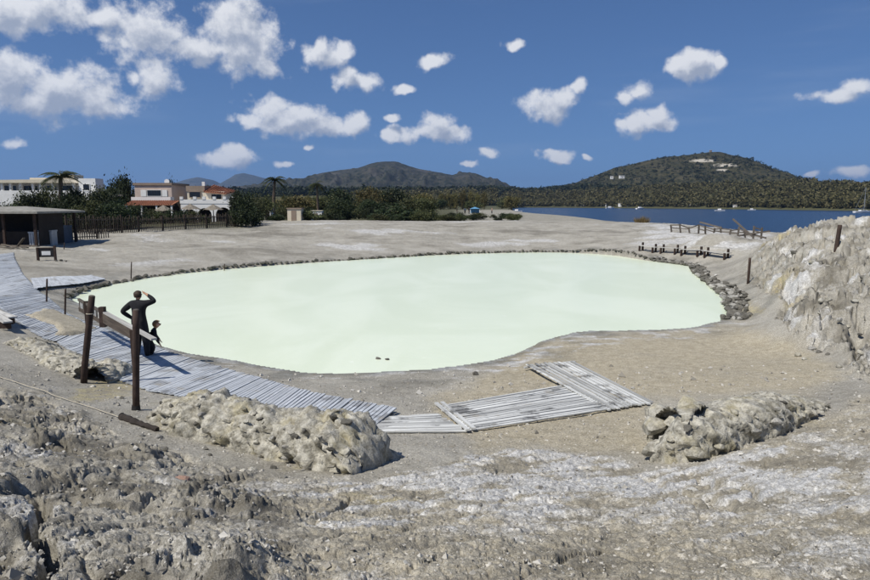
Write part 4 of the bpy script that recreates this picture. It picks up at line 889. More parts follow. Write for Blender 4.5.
def barrier():
    a = P(79, 304, 18.3); b = P(153, 346, 12.9); za = 1.05; a.z = b.z = za; mid = a.lerp(b, .40)
    t = thing('plank_barrier', 'raised plank barrier with its sunlit top coloured pale between the two brown posts', 'barrier', Vector((mid.x, mid.y, H(mid.x, mid.y)))); d = (b - a).normalized(); sd = Vector((-d.y, d.x, 0))
    piece('board', SLATS['board'][0], mid + Vector((0, 0, .17)), mid.lerp(b, .74) + Vector((0, 0, .17)), .045, .24, t); piece('board', SLATS['board'][1], a + Vector((0, 0, .05)), mid + Vector((0, 0, .05)), .045, .12, t)  # shade on the barrier's face put into the dark board colour
    piece('cap', SLATS['cap'][0], mid + Vector((0, 0, .325)) + sd * .05, b + Vector((0, 0, .315)) + sd * .03, .12, .04, t); piece('rail', SLATS['old_wood'][0], a + Vector((0, 0, .33)), mid + Vector((0, 0, .33)), .06, .07, t)  # sunlight on the barrier's top put into the pale cap colour
    n = 16
    for i in range(n): p = a.lerp(mid, (i + .5) / n); piece('slat', random.choice(SLATS['cap' if i % 3 else 'old_wood']), p + Vector((0, 0, .10)), p + Vector((0, 0, .31)), .10, .02, t, up=sd)
    for f, hh in ((.14, .40), (.79, .29)): p = a.lerp(b, f); g = H(p.x, p.y); piece('support_post', SLATS['post'][1], (p.x, p.y, g - .1), (p.x, p.y, za + hh), .10, .10, t, up=(0, 1, 0))
    piece('stub_post', SLATS['post'][2], mid + Vector((0, 0, -.06)), mid + Vector((0, 0, .47)), .14, .14, t, up=(0, 1, 0))
    return t
barrier()
p, q = hit(122, 420), hit(157, 432); p.z = H(p.x, p.y) + .05; q.z = H(q.x, q.y) + .045
lg = thing('fallen_log', 'short charred log lying on the ground near the upright post', 'log', (p + q) / 2); o_ = lg.location
_r = random.Random(6); mb = MB().tube([p.lerp(q, i / 14) - o_ + Vector((_r.uniform(-.006, .006), _r.uniform(-.008, .008), _r.uniform(-.012, .006) - .015)) for i in range(15)], [(.060 - .024 * i / 14) * _r.uniform(.86, 1.14) for i in range(15)], 9)
mb.v = [tuple(c + _r.uniform(-.006, .006) for c in v) for v in mb.v]; mb.build('wood', M['shade'], lg)
MB().tube([p - o_ - (q - p).normalized() * .02, p - o_], [.035, .055], 9).build('cut_end', M['old_wood'], lg)
rp = [hit(*v) for v in ((-20,372),(0,379),(30,389),(60,399),(85,407),(105,414),(122,420))]
rp = [lerp_path(rp, i / 40) for i in range(41)]; zz = H([v.x for v in rp], [v.y for v in rp])
ro = thing('ground_rope', 'thin pale rope lying along the ground towards the charred log', 'rope', rp[20])
MB().tube([Vector((v.x, v.y, max(zz[max(0, i - 2):i + 3]) + .02)) - rp[20] for i, v in enumerate(rp)], .007, 6).build('strand', M['rope'], ro, True)

# ------------------------------------------------------------------ two people at the pool
def person(name, label, joints, edges, loc, rz, cloth, trousers, hair, headc, headr, hands, hairmat, waist, group=None, scale=1.0, foot=.1):
    """one skinned body; hair is a child"""
    names = list(joints); me = bpy.data.meshes.new('skeleton'); me.from_pydata([joints[n][0] for n in names], [(names.index(a), names.index(b)) for a, b in edges], [])
    ob = bpy.data.objects.new('skeleton', me); COL.objects.link(ob); sk = ob.modifiers.new('skin', 'SKIN'); sk.use_smooth_shade = True; sk.branch_smoothing = .3
    for i, n in enumerate(names): sv = me.skin_vertices[0].data[i]; r_ = joints[n][1]; sv.radius = r_ if hasattr(r_, '__len__') else (r_, r_); sv.use_root = n == 'pelvis'
    ss = ob.modifiers.new('sub', 'SUBSURF'); ss.levels = ss.render_levels = 2
    dg = bpy.context.evaluated_depsgraph_get(); dg.update(); bme = bpy.data.meshes.new_from_object(ob.evaluated_get(dg)); bpy.data.objects.remove(ob)
    bme.materials.clear(); [bme.materials.append(m) for m in (cloth, trousers, M['skin'], M['leather'])]
    neck = Vector(joints['neck'][0]); hc = Vector(headc); hd = (hc - neck).normalized()
    for p in bme.polygons:
        c = p.center; k = 0 if c.z > waist else 1
        if (c - neck).dot(hd) > .01 and (c - hc).length < headr * 2.4: k = 2
        if any((c - Vector(h) - (Vector(h) - Vector(w_)).normalized() * .05 * scale).length < .105 * scale for h, w_ in hands): k = 2
        if c.z < foot: k = 3
        p.material_index = k
    t = thing(name, label, 'person', loc, rz, group)
    o = link(bpy.data.objects.new('body', bme), t)
    # hair: a cap over the skull
    bm = bmesh.new(); bmesh.ops.create_uvsphere(bm, u_segments=24, v_segments=14, radius=headr * 1.13)
    fwd = Vector(joints['nose'][0]) - hc; fwd.z = 0; fwd.normalize()
    dele = [v for v in bm.verts if v.co.normalized().dot(fwd) > .35 - .25 * (v.co.z < headr * .45) and v.co.z < headr * .62 or v.co.z < -headr * .75]
    bmesh.ops.delete(bm, geom=dele, context='VERTS')
    cs = np.array([v.co[:] for v in bm.verts]); dn = fbm(cs[:, 0] * 38, cs[:, 1] * 38, cs[:, 2] * 26, 3, .6)
    for v, k in zip(bm.verts, dn): v.co *= 1 + .16 * float(k); v.co = v.co + hc + Vector((0, 0, headr * .12)) - fwd * headr * .08
    hm = bpy.data.meshes.new('hair'); bm.to_mesh(hm); bm.free(); hm.materials.append(hairmat); hm.polygons.foreach_set('use_smooth', [True] * len(hm.polygons)); link(bpy.data.objects.new('hair', hm), t)
    sd = fwd.cross(Vector((0, 0, 1)))
    for s_ in (-1, 1):
        bm = bmesh.new(); bmesh.ops.create_uvsphere(bm, u_segments=8, v_segments=6, radius=headr * .13); em = bpy.data.meshes.new('eye'); bm.to_mesh(em); bm.free(); em.materials.append(M['eye'])
        e = link(bpy.data.objects.new('eye', em), t); e.location = hc + fwd * headr * .93 + sd * s_ * headr * .36 + Vector((0, 0, headr * .05))
    return t
def hand(j, e, root, pos, d, side, s_=1.0):
    """palm with four fingers and a thumb, added to a skeleton"""
    pos, d, side = Vector(pos), Vector(d).normalized(), Vector(side).normalized(); palm = root + '_palm'; j[palm] = (tuple(pos), .030 * s_); e.append((root, palm))
    kn = root + '_knuckle'; j[kn] = (tuple(pos + d * .05 * s_), .028 * s_); e.append((palm, kn))
    for i, (o_, L) in enumerate(((-.027, .062), (-.009, .072), (.009, .068), (.027, .054))):
        a = pos + d * .07 * s_ + side * o_ * s_; n1, n2 = f'{root}_f{i}a', f'{root}_f{i}b'; j[n1] = (tuple(a + d * L * .4 * s_), .0095 * s_); j[n2] = (tuple(a + d * L * .95 * s_ + side.cross(d) * .018 * s_), .0085 * s_); e += [(kn, n1), (n1, n2)]
    j[root + '_t1'] = (tuple(pos - side * .042 * s_ + d * .02 * s_), .011 * s_); j[root + '_t2'] = (tuple(pos - side * .058 * s_ + d * .055 * s_), .009 * s_); e += [(palm, root + '_t1'), (root + '_t1', root + '_t2')]
def adult_rig(pose):
    j = {'pelvis': ((0, 0, .93), (.19, .14)), 'belly': ((0, .005, 1.07), (.20, .145)), 'chest': ((0, .0, 1.26), (.215, .155)), 'upper': ((0, -.005, 1.385), (.12, .085)), 'neck': ((0, 0, 1.465), .052), 'jaw': ((0, .02, 1.525), (.062, .07)), 'skull': ((0, .018, 1.60), (.078, .09)), 'crown': ((0, .005, 1.665), (.055, .062)), 'nose': ((0, .125, 1.575), .012)}
    e = [('pelvis', 'belly'), ('belly', 'chest'), ('chest', 'upper'), ('upper', 'neck'), ('neck', 'jaw'), ('jaw', 'skull'), ('skull', 'crown'), ('skull', 'nose')]
    for s_, sd in (('l', -1), ('r', 1)):
        j[s_ + 'ear'] = ((sd * .088, .01, 1.585), .014); e.append(('skull', s_ + 'ear'))
        ph = pose[s_]
        for n, r_ in zip(('sh', 'el', 'wr'), (.09, .07, .042)): j[s_ + n] = (ph[n], r_)
        e += [('upper', s_ + 'sh'), (s_ + 'sh', s_ + 'el'), (s_ + 'el', s_ + 'wr')]
        hand(j, e, s_ + 'wr', ph['hand'], Vector(ph['hand']) - Vector(ph['wr']), ph['side'])
        lg_ = pose[s_ + 'leg']
        for n, r_ in zip(('hip', 'kn', 'an', 'heel', 'toe'), (.13, .098, .07, .052, .045)): j[s_ + n] = (lg_[n], r_)
        e += [('pelvis', s_ + 'hip'), (s_ + 'hip', s_ + 'kn'), (s_ + 'kn', s_ + 'an'), (s_ + 'an', s_ + 'heel'), (s_ + 'heel', s_ + 'toe')]
    return j, e
def leg(x, y=0, st=0): return {'hip': (x, 0, .87), 'kn': (x * 1.05, .03 + st * .4, .49), 'an': (x * 1.1, -.02 + st, .10), 'heel': (x * 1.1, -.035 + st, .04), 'toe': (x * 1.2, .14 + st, .034)}
adult_pose = {'l': {'sh': (-.185, 0, 1.375), 'el': (-.43, -.07, 1.17), 'wr': (-.245, .05, .99), 'hand': (-.19, .06, .955), 'side': (0, 1, .2)},
              'r': {'sh': (.185, .01, 1.385), 'el': (.41, .10, 1.44), 'wr': (.175, .14, 1.575), 'hand': (.125, .145, 1.595), 'side': (0, .6, -.8)},
              'lleg': leg(-.10), 'rleg': leg(.10, st=.10)}
j, e = adult_rig(adult_pose); fa = hit(146, 361); za = H(fa.x, fa.y)
person('person', 'standing person in black clothes shading the eyes with a raised hand', j, e, (fa.x - .10, fa.y, za + .06), R(-14), M['cloth_black'], M['cloth_navy'], None, (0, .02, 1.585), .091, [(adult_pose[k]['hand'], adult_pose[k]['wr']) for k in 'lr'], M['hair_brown'], .92)
def child():
    j = {'pelvis': ((0, -.06, .46), (.10, .085)), 'belly': ((0, -.01, .55), (.092, .075)), 'chest': ((0, .06, .65), (.125, .10)), 'upper': ((0, .095, .715), (.075, .06)), 'neck': ((0, .115, .76), .036), 'jaw': ((0, .15, .795), (.055, .06)), 'skull': ((0, .165, .86), (.075, .082)), 'crown': ((0, .155, .925), (.05, .055)), 'nose': ((0, .26, .835), .01)}
    e = [('pelvis', 'belly'), ('belly', 'chest'), ('chest', 'upper'), ('upper', 'neck'), ('neck', 'jaw'), ('jaw', 'skull'), ('skull', 'crown'), ('skull', 'nose')]
    arm = {'l': ((-.105, .09, .69), (-.135, .10, .55), (-.09, .18, .46), (-.085, .20, .43)), 'r': ((.105, .10, .68), (.135, .14, .53), (.11, .20, .39), (.105, .215, .36))}
    for s_, sd in (('l', -1), ('r', 1)):
        j[s_ + 'ear'] = ((sd * .084, .15, .85), .012); e.append(('skull', s_ + 'ear'))
        for n, r_, p in zip(('sh', 'el', 'wr'), (.056, .046, .030), arm[s_]): j[s_ + n] = (p, r_)
        e += [('upper', s_ + 'sh'), (s_ + 'sh', s_ + 'el'), (s_ + 'el', s_ + 'wr')]; hand(j, e, s_ + 'wr', arm[s_][3], Vector(arm[s_][3]) - Vector(arm[s_][2]), (1, 0, 0), .68)
        for n, p, r_ in (('hip', (sd * .065, -.05, .43), .078), ('kn', (sd * .085, .05, .25), .06), ('an', (sd * .085, -.02, .07), .042), ('heel', (sd * .085, -.03, .03), .03), ('toe', (sd * .09, .09, .026), .025)): j[s_ + n] = (p, r_)
        e += [('pelvis', s_ + 'hip'), (s_ + 'hip', s_ + 'kn'), (s_ + 'kn', s_ + 'an'), (s_ + 'an', s_ + 'heel'), (s_ + 'heel', s_ + 'toe')]
    f = hit(152, 360); person('person', 'fair-haired child in dark clothes bending forward beside the standing adult', j, e, (f.x, f.y, H(f.x, f.y) + .05), R(-72), M['cloth_navy'], M['cloth_black'], None, (0, .165, .85), .09, [(arm[k][3], arm[k][2]) for k in 'lr'], M['hair_fair'], .46, None, .6, .06)
child()

# ------------------------------------------------------------------ wind-blown sand over the boardwalk
def drift():
    poly = [(24,317),(40,312),(58,314),(76,321),(104,333),(94,337),(74,339),(52,338),(54,330),(36,323)]
    W_ = [hit(*p) for p in poly]; pl = [(v.x, v.y) for v in W_]; xs = [p[0] for p in pl]; ys = [p[1] for p in pl]
    X, Y = np.meshgrid(np.linspace(min(xs) - .4, max(xs) + .4, 110), np.linspace(min(ys) - .4, max(ys) + .4, 110)); sd = poly_sd(pl, X.ravel(), Y.ravel()) + .22 * fbm(X.ravel() * 1.6, Y.ravel() * 1.6, 8.0, 4, .6)
    z = macro(X.ravel(), Y.ravel()); z = np.maximum(z, H(X.ravel(), Y.ravel())) + .19 * sstep(.12, -.30, sd) - .02 + .008 * fbm(X.ravel() * 6, Y.ravel() * 6, 3.0, 3)
    idx = np.arange(X.size).reshape(X.shape); f = np.stack([idx[:-1, :-1], idx[:-1, 1:], idx[1:, 1:], idx[1:, :-1]], -1).reshape(-1, 4); f = f[(sd[f] < .14).any(1)]
    me = np_mesh('sand_drift', np.stack([X.ravel(), Y.ravel(), z], -1), f, M['ground']); a = me.attributes.new('mask_b', 'FLOAT_COLOR', 'POINT'); a.data.foreach_set('color', np.tile(np.array([.7, 0, 0, 1], np.float32), len(me.vertices)))
    o = link(bpy.data.objects.new('sand_drift', me)); o['kind'] = 'structure'
drift()

# ------------------------------------------------------------------ low benches on the far terrace, fences
def bench(pa, pb, label):
    a, b = hit(*pa), hit(*pb); za, zb = H(a.x, a.y), H(b.x, b.y); t = thing('low_bench', label, 'bench', a.lerp(b, .5), 0, 'low benches along the terrace'); d = (b - a).normalized(); sd = Vector((-d.y, d.x, 0))
    A, B = Vector((a.x, a.y, za + .42)), Vector((b.x, b.y, zb + .42))
    for k in (-1, 0, 1): piece('seat_slat', SLATS['cap'][k + 1], A - d * .25 + sd * k * .13, B + d * .25 + sd * k * .13, .11, .04, t)
    piece('back_rail', SLATS['cap'][3], A - d * .2 + sd * .24 + Vector((0, 0, .28)), B + d * .2 + sd * .24 + Vector((0, 0, .28)), .05, .09, t, up=sd)
    for p, z in ((A, za), (B, zb)):
        for k in (-1, 1): q = p + sd * k * .16; piece('leg', SLATS['post'][0], (q.x, q.y, z - .05), (q.x, q.y, z + .40 + (.26 if k > 0 else 0)), .14, .10, t, up=d)
    return t
for (pa, pb, lab) in (((641,251),(654,252.6),'low pale bench on black legs at the end of the row beyond the pool'), ((662,253.2),(676,254.6),'second low pale bench on black legs from the sea-shrub end'), ((683,255.2),(699,256.8),'third low pale bench on black legs from the sea-shrub end'), ((706,257.3),(726,259.2),'low pale bench on black legs next to the rock mound')):
    bench(pa, pb, lab)
def beach_fence():
    rr = random.Random(4); t = thing('ruined_fence', 'ruined grey rail fence with fallen poles along the shore bank', 'fence', P(715, 232, 57)); prev = None
    for px in (672, 681, 690, 699, 706, 714, 722, 730, 738, 746, 754, 762):
        Y = 60 - (px - 672) * .05; g = P(px, 225, Y); z = max(H(g.x, g.y), P(px, 232 if px > 735 else 226 + (px - 672) * .09, Y).z - .3); h = rr.uniform(.3, .85); top = Vector((g.x + rr.uniform(-.15, .15), g.y, z + h))
        piece('post', rr.choice(SLATS['old_wood']), (g.x, g.y, z - .3), top, .13, .13, t, up=(0, 1, 0))
        if prev is not None:
            for f in (.85, .45):
                if rr.random() < .85: piece('rail', rr.choice(SLATS['old_wood']), prev[0].lerp(prev[1], f + rr.uniform(-.2, .1)), Vector((g.x, g.y, z)).lerp(top, f + rr.uniform(-.25, .1)), .09, .10, t)
        prev = (Vector((g.x, g.y, z)), top)
    for a, b in (((733,219),(752,236)), ((745,232),(766,238)), ((700,222),(722,228)), ((738,236),(770,231))):
        piece('fallen_pole', rr.choice(SLATS['old_wood']), P(a[0], a[1], 55), P(b[0], b[1], 53), .12, .12, t)
beach_fence()
def paling(label, a, b, Ya, Yb, h, sp, mat, seed, w=.075, name='paling_fence'):
    rr = random.Random(seed); A, B = P(a, 230, Ya), P(b, 230, Yb); L = (B - A).to_2d().length; n = min(290, int(L / sp)); t = thing(name, label, 'fence', A.lerp(B, .5)); t.location.z = H(t.location.x, t.location.y); zz = []
    xs = [A.x + (B.x - A.x) * i / n for i in range(n + 1)]; ys = [A.y + (B.y - A.y) * i / n for i in range(n + 1)]; zz = H(np.array(xs), np.array(ys))
    for i in range(n + 1):
        if i % 14 == 0: piece('post', rr.choice(SLATS['post']), (xs[i], ys[i] + .06, zz[i] - .2), (xs[i], ys[i] + .06, zz[i] + h * 1.05), .12, .12, t, up=(0, 1, 0))
        piece('pale', rr.choice(SLATS[mat]), (xs[i], ys[i], zz[i] + .03), (xs[i] + rr.uniform(-.03, .03), ys[i], zz[i] + h * rr.uniform(.86, 1.08)), w, .03, t, up=(0, 1, 0))
    for f in (.25, .8):
        for i in range(0, n - 13, 14): piece('rail', rr.choice(SLATS['old_wood']), (xs[i], ys[i] + .04, zz[i] + h * f), (xs[i + 14], ys[i + 14] + .04, zz[i + 14] + h * f), .05, .07, t)
    return t
paling('low pale picket fence beside the blue-grey tarpaulin', 62, 108, 50, 52, .75, .17, 'old_wood', 1, name='picket_fence')
paling('tall dark paling fence in front of the garden trees', 66, 138, 54, 57, 1.55, .15, 'board', 2)
paling('dark paling fence in front of the pink house', 138, 236, 57, 66, 1.35, .17, 'board', 3)

# ------------------------------------------------------------------ buildings
def sub(name, mats, parent, *boxes):
    mb = MB()
    for bx in boxes: mb.box(*bx)
    return mb.build(name, mats, parent)
def window(t, x0, x1, z0, z1, y, frame='white_wall', n=1, name='window'):
    w = sub(name, M[frame], t, (x0 - .06, x1 + .06, y - .07, y - .003, z1, z1 + .07), (x0 - .06, x1 + .06, y - .10, y - .003, z0 - .07, z0), (x0 - .06, x0, y - .07, y - .003, z0, z1), (x1, x1 + .06, y - .07, y - .003, z0, z1))
    k = (x1 - x0) / n
    for i in range(n): sub('pane', M['glass'], w, (x0 + i * k + (.025 if i else 0), x0 + (i + 1) * k, y - .03, y - .006, z0, z1))
    return w
def arcade(name, mat, parent, x0, x1, y, th, zb, zt, arches):
    """wall with arched openings: arches = [(x centre, half width, spring height)]"""
    mb = MB(); cur = x0
    for c, hw, sp in arches:
        if c - hw > cur: mb.box(cur, c - hw, y, y + th, zb, zt)
        n = 10; arc = [(c - hw * math.cos(math.pi * i / n), sp + hw * math.sin(math.pi * i / n)) for i in range(n + 1)]
        for i in range(n):
            (xa, za_), (xb, zb_) = arc[i], arc[i + 1]; mb.add([(xa, y, za_), (xb, y, zb_), (xb, y, zt), (xa, y, zt), (xa, y + th, za_), (xb, y + th, zb_), (xb, y + th, zt), (xa, y + th, zt)], [(0, 1, 2, 3), (7, 6, 5, 4), (0, 4, 5, 1), (3, 2, 6, 7)])
        cur = c + hw
    if cur < x1: mb.box(cur, x1, y, y + th, zb, zt)
    return mb.build(name, M[mat], parent)
def house_at(name, label, px, Y):
    g = P(px, 203, Y); z = float(macro(g.x, g.y)[0]); t = thing(name, label, 'house', (g.x, g.y, z)); return t, Y / FPX, z
# white villa
t, k, z = house_at('villa', 'white villa with a cream veranda roof on columns behind the garden trees', 0, 82); zf = lambda py: P(0, py, 82).z - z
arcade('ground_floor_wall', 'white_wall', t, -8, 12.0, 0, .35, -.3, zf(193.5), [(-6, 1.2, 1.2), (-2.6, 1.2, 1.2), (.5, 1.2, 1.2), (4.4, 1.1, 1.2), (7.6, 1.1, 1.2), (10.9, .8, 1.5)])
sub('porch_wall', M['brown_wall'], t, (-8, 12, 2.6, 2.8, -.3, zf(194))); sub('terrace_floor', M['white_wall'], t, (-8, 12, .36, 8, zf(194) - .25, zf(194)))
sub('upper_wall', M['white_wall'], t, (-8, 9.3, 3.2, 3.45, zf(194) + .003, zf(182)), (9.3, 9.55, 3.2, 8, zf(194) + .003, zf(182)))
for x0, x1 in ((-5, -3.4), (-1.5, .2), (1.2, 3.1), (4.2, 5.6), (6.4, 8.2)): window(t, x0, x1, zf(194) + .15, zf(185), 3.2, 'white_wall', 2, 'veranda_door')
for x in (-6, -3, -.2, .9, 2.2, 3.8, 4.8, 6.4, 9.1): sub('column', M['white_wall'], t, (x - .14, x + .14, .9, 1.18, zf(194) + .003, zf(182.6)))
sub('parapet', M['white_wall'], t, (-8, 9.4, .02, .2, zf(193.5) + .003, zf(190.5)))
MB().prism([(-8, zf(182.6)), (9.6, zf(182.6)), (9.2, zf(181.6)), (8.2, zf(178.8)), (-8, zf(180.5))], (1, 0, 0), (0, 0, 1), (0, 1, 0), 3.4, (0, .5, 0)).build('veranda_roof', M['cream'], t)
sub('roof_block', M['cream'], t, (1.6, 7.6, 3.95, 8, zf(182), zf(176.5)), (4.6, 7.2, 4.6, 7, zf(176.5) + .003, zf(173)))
sub('end_block', M['white_wall'], t, (9.8, 12, 1.0, 3.0, zf(194) + .003, zf(178))); window(t, 10.4, 11.2, zf(190), zf(184), 1.0)
# pink house
t, k, z = house_at('pink_house', 'pink house with flat brown-edged roof and terracotta awning', 135.5, 88); zf = lambda py: P(135, py, 88).z - z
sub('wall', M['pink'], t, (0, 5.1, 0, 6, -.3, zf(185.2))); sub('roof_edge', M['brown_wall'], t, (-.15, 5.25, -.15, 6.15, zf(185.2), zf(182.8)))
window(t, 1.75, 3.65, zf(196), zf(190.2), 0, 'white_wall', 2); sub('shutter', M['white_wall'], t, (.85, 1.6, -.09, -.02, zf(196.5), zf(189.8))); sub('shutter', M['white_wall'], t, (3.8, 4.5, -.09, -.02, zf(196.5), zf(189.8)))
sub('balcony_wall', M['white_wall'], t, (.0, 5.4, -1.2, -1.05, zf(200.5), zf(197)), (5.25, 5.4, -1.05, -.02, zf(200.5), zf(197)), (0, .15, -1.05, -.02, zf(200.5), zf(197)))
rf = MB().prism([(-1.3, zf(200.6)), (-3.6, zf(204.5)), (-3.6, zf(205.2)), (-1.3, zf(201.4))], (0, 1, 0), (0, 0, 1), (1, 0, 0), 6.4, (.2, 0, 0)).build('awning', M['terracotta'], t)
for i in range(21): MB().tube([(.3 + i * .3, -1.3, zf(200.4)), (.3 + i * .3, -3.62, zf(204.3))], .055, 6).build('tile_row', M['terracotta'], rf)
for x in (.4, 2.4, 4.4, 6.4): sub('porch_post', M['white_wall'], t, (x - .1, x + .1, -3.5, -3.3, -.3, zf(205.3)))
sub('porch_shade_panel', M['shade'], t, (.1, 6.5, -.5, -.3, -.3, zf(201.5)))  # dark sheet, the shade below the awning put into its colour
mb = MB(); mb.tube([(4.1, 1.2, zf(182.8)), (4.1, 1.2, zf(182) + .2)], .03, 6); mb.tube([(4.1, 1.15, zf(181.3)), (4.1, 1.05, zf(181.3)), (4.1, .98, zf(181.3))], [.05, .28, .36], 12); mb.build('satellite_dish', M['white'], t)
# white terrace house with terracotta roof
t, k, z = house_at('terrace_house', 'white terrace house with arches and a sloping terracotta roof', 180.5, 86); zf = lambda py: P(180, py, 86).z - z
arcade('terrace_wall', 'white_wall', t, 0, 7.3, 0, .3, -.3, zf(203.6), [(1.15, .85, 1.0), (3.2, .95, 1.0), (5.75, 1.05, 1.0)]); sub('porch_shade_panel', M['shade'], t, (0, 7.2, 2.4, 2.55, -.3, zf(204)))  # dark sheet behind the arches, porch shade put into its colour
sub('terrace_floor', M['white_wall'], t, (0.0, 7.3, .303, 7, zf(204) - .25, zf(203.6)))
sub('parapet', M['white_wall'], t, (-.05, 7.35, -.05, .15, zf(203.6) + .003, zf(199.5)))
for x in (.15, 1.95, 3.2, 4.6, 6.0, 7.15): sub('parapet_post', M['white_wall'], t, (x - .2, x + .2, -.1, .2, zf(199.5) + .003, zf(196.6)))
sub('upper_wall', M['cream'], t, (-.2, 5.0, 3, 7, zf(203.6) + .003, zf(191))); sub('upper_block', M['brown_wall'], t, (-.3, 2.3, 2.9, 7, zf(191) + .003, zf(185.2)))
window(t, .2, 1.7, zf(197), zf(191.5), 2.9, 'brown_wall', 2); window(t, 3.2, 4.6, zf(199), zf(194), 3.0, 'cream', 2)
rf = MB().add([(2.3, 2.6, zf(192)), (5.4, 2.6, zf(194)), (5.4, 7, zf(191)), (2.3, 7, zf(184.5)), (2.3, 2.6, zf(191)), (5.4, 2.6, zf(193)), (5.4, 7, zf(190)), (2.3, 7, zf(183.5))], [(3, 2, 1, 0), (4, 5, 6, 7), (0, 1, 5, 4), (1, 2, 6, 5), (2, 3, 7, 6), (3, 0, 4, 7)]).build('roof', M['terracotta'], t)
for i in range(11): f = i / 10; MB().tube([(2.3 + 3.1 * f, 2.55, zf(190.6 + 2 * f)), (2.3 + 3.1 * f, 7, zf(183.2 + 6.4 * f))], .07, 6).build('tile_row', M['terracotta'], rf)
sub('chimney', M['white_wall'], rf, (1.2, 1.6, 5, 5.4, zf(185.2), zf(180.5)))
def parasol(px, top, Y, label):
    g = P(px, 203, Y); z = float(macro(g.x, g.y)[0]); h = P(px, top, Y).z - z; t = thing('thatched_parasol', label, 'parasol', (g.x, g.y, z), 0, 'thatched parasols in the garden')
    MB().tube([(0, 0, -.1), (0, 0, h - .1)], .05, 8).build('pole', M['old_wood'], t); n = 14; mb = MB()
    ring = [(math.cos(6.283 * i / n) * 1.15 * (1 + .06 * (i % 2)), math.sin(6.283 * i / n) * 1.15, h - .62 - .05 * (i % 3)) for i in range(n)]; mb.add(ring + [(0, 0, h), (0, 0, h - .2)], [(i, (i + 1) % n, n) for i in range(n)] + [((i + 1) % n, i, n + 1) for i in range(n)]); mb.build('canopy', M['thatch'], t)
for px, top in ((163, 205), (190, 203.5), (213, 204)): parasol(px, top, 74, 'grey thatched parasol in the garden before the houses')
# dark hut with reed roof
g = hit(20, 247); t = thing('reed_hut', 'dark open hut with a pale reed roof at the head of the boardwalk', 'hut', (P(43, 230, g.y).x - 2.7, g.y, H(g.x, g.y))); z = t.location.z; hz = lambda py: P(0, py, g.y).z - z
e_, pk = hz(213.5), hz(206.5)
MB().add([(-6, -.5, e_), (2.7, -.5, e_), (2.7, 5.5, e_), (-6, 5.5, e_), (-4, 2.2, pk), (.3, 2.2, pk), (-6, -.5, e_ + .14), (2.7, -.5, e_ + .14), (2.7, 5.5, e_ + .14), (-6, 5.5, e_ + .14)], [(3, 2, 1, 0), (0, 1, 7, 6), (1, 2, 8, 7), (2, 3, 9, 8), (3, 0, 6, 9), (6, 7, 5, 4), (7, 8, 5), (8, 9, 4, 5), (9, 6, 4)]).build('roof', M['roof_sheet'], t)
for x, y in ((-5.4, .1), (-2.6, .1), (-.1, .1), (2.1, .1), (2.1, 5), (-5.4, 5)): sub('post', M['post'], t, (x - .08, x + .08, y - .08, y + .08, -.2, e_))
sub('back_wall', M['shade'], t, (-5.5, 2.2, 3.2, 3.3, -.2, e_)); sub('side_wall', M['shade'], t, (2.19, 2.27, .3, 3.19, -.2, e_)); sub('counter', M['shade'], t, (-5.2, 1.6, .6, 1.2, -.2, 1.0)); sub('floor', M['old_wood'], t, (-5.6, 2.3, -.2, 3.19, -.19, .05))  # interior shade put into the near-black colour of walls and counter
# clutter by the hut
def crate(px, py, w, h, d, mat, name, label, cat, rz=0.0, ribs=4):
    g = hit(px, py); t = thing(name, label, cat, Vector((g.x, g.y, H(g.x, g.y) - .03)), rz)
    sub('body', M[mat], t, (-w / 2, w / 2, 0, d, 0, h * .9)); sub('lid', M[mat], t, (-w / 2 - .03, w / 2 + .03, -.03, d + .03, h * .9 + .003, h))
    for i in range(ribs): x = -w / 2 + w * (i + .5) / ribs; sub('rib', M[mat], t, (x - .03, x + .03, -.04, -.003, .02, h * .88))
    return t
crate(35, 247, .75, 1.0, .8, 'metal', 'metal_bin', 'shiny galvanised bin standing beside the dark hut', 'bin'); crate(46, 246, .9, 1.1, .8, 'metal', 'ribbed_container', 'grey ribbed container between the bin and the blue tarpaulin', 'container', .1, 6)
crate(54, 243, 1.5, 1.35, 1.2, 'tarp', 'covered_crate', 'crate under a blue-grey tarpaulin beside the picket fence', 'crate', 0, 3)
g = hit(41, 243); t = thing('leaning_board', 'pale upright board leaning at the corner of the dark hut', 'panel', Vector((g.x, g.y + 1, H(g.x, g.y)))); sub('sheet', M['metal'], t, (-.35, .35, 0, .04, .7, 2.0)); sub('leg', M['old_wood'], t, (-.3, -.24, 0, .05, -.1, .7), (.24, .3, 0, .05, -.1, .7))
for k_, (a, b) in enumerate((((2,246),(18,249)), ((10,250),(30,246)), ((17,249),(24,238)), ((0,249),(14,250)), ((22,249),(28,250)))):
    p, q = hit(*a), hit(*b); q = P(b[0], b[1], p.y - .3) if b[1] < a[1] else q; tt = thing('scrap_plank', 'grey scrap plank lying in the pile before the dark hut', 'plank', p, 0, 'scrap planks before the hut'); piece('plank', SLATS['old_wood'][k_ % 4], Vector((p.x, p.y, p.z + .12)), Vector((q.x, q.y, max(q.z, H(q.x, q.y) + .1))), .16, .07, tt)
# notice board
g = hit(48, 261); t = thing('notice_board', 'small dark notice board with a white panel beside the boardwalk', 'sign', Vector((g.x, g.y, H(g.x, g.y))), R(12))
for x in (-.52, .42): sub('post', M['post'], t, (x - .06, x + .06, -.06, .06, -.1, .82 if x < 0 else .92))
sub('backboard', M['black'], t, (-.46, .36, -.02, .02, .24, .80)); sub('notice', M['panel'], t, (-.30, .18, -.035, -.023, .36, .60)); sub('crossbar', M['post'], t, (-.46, .36, -.04, -.002, .76, .82))
for x, s_ in ((.55, .1), (.85, .12), (1.15, .09)): 
    q = g + Vector((x, -.1, 0)); tag(stone('dark_stone', 'rock_dark', (q.x, q.y, H(q.x, q.y) + .04), s_), 'dark stone lying at the foot of the notice board', 'stone', 'stones by the notice board')
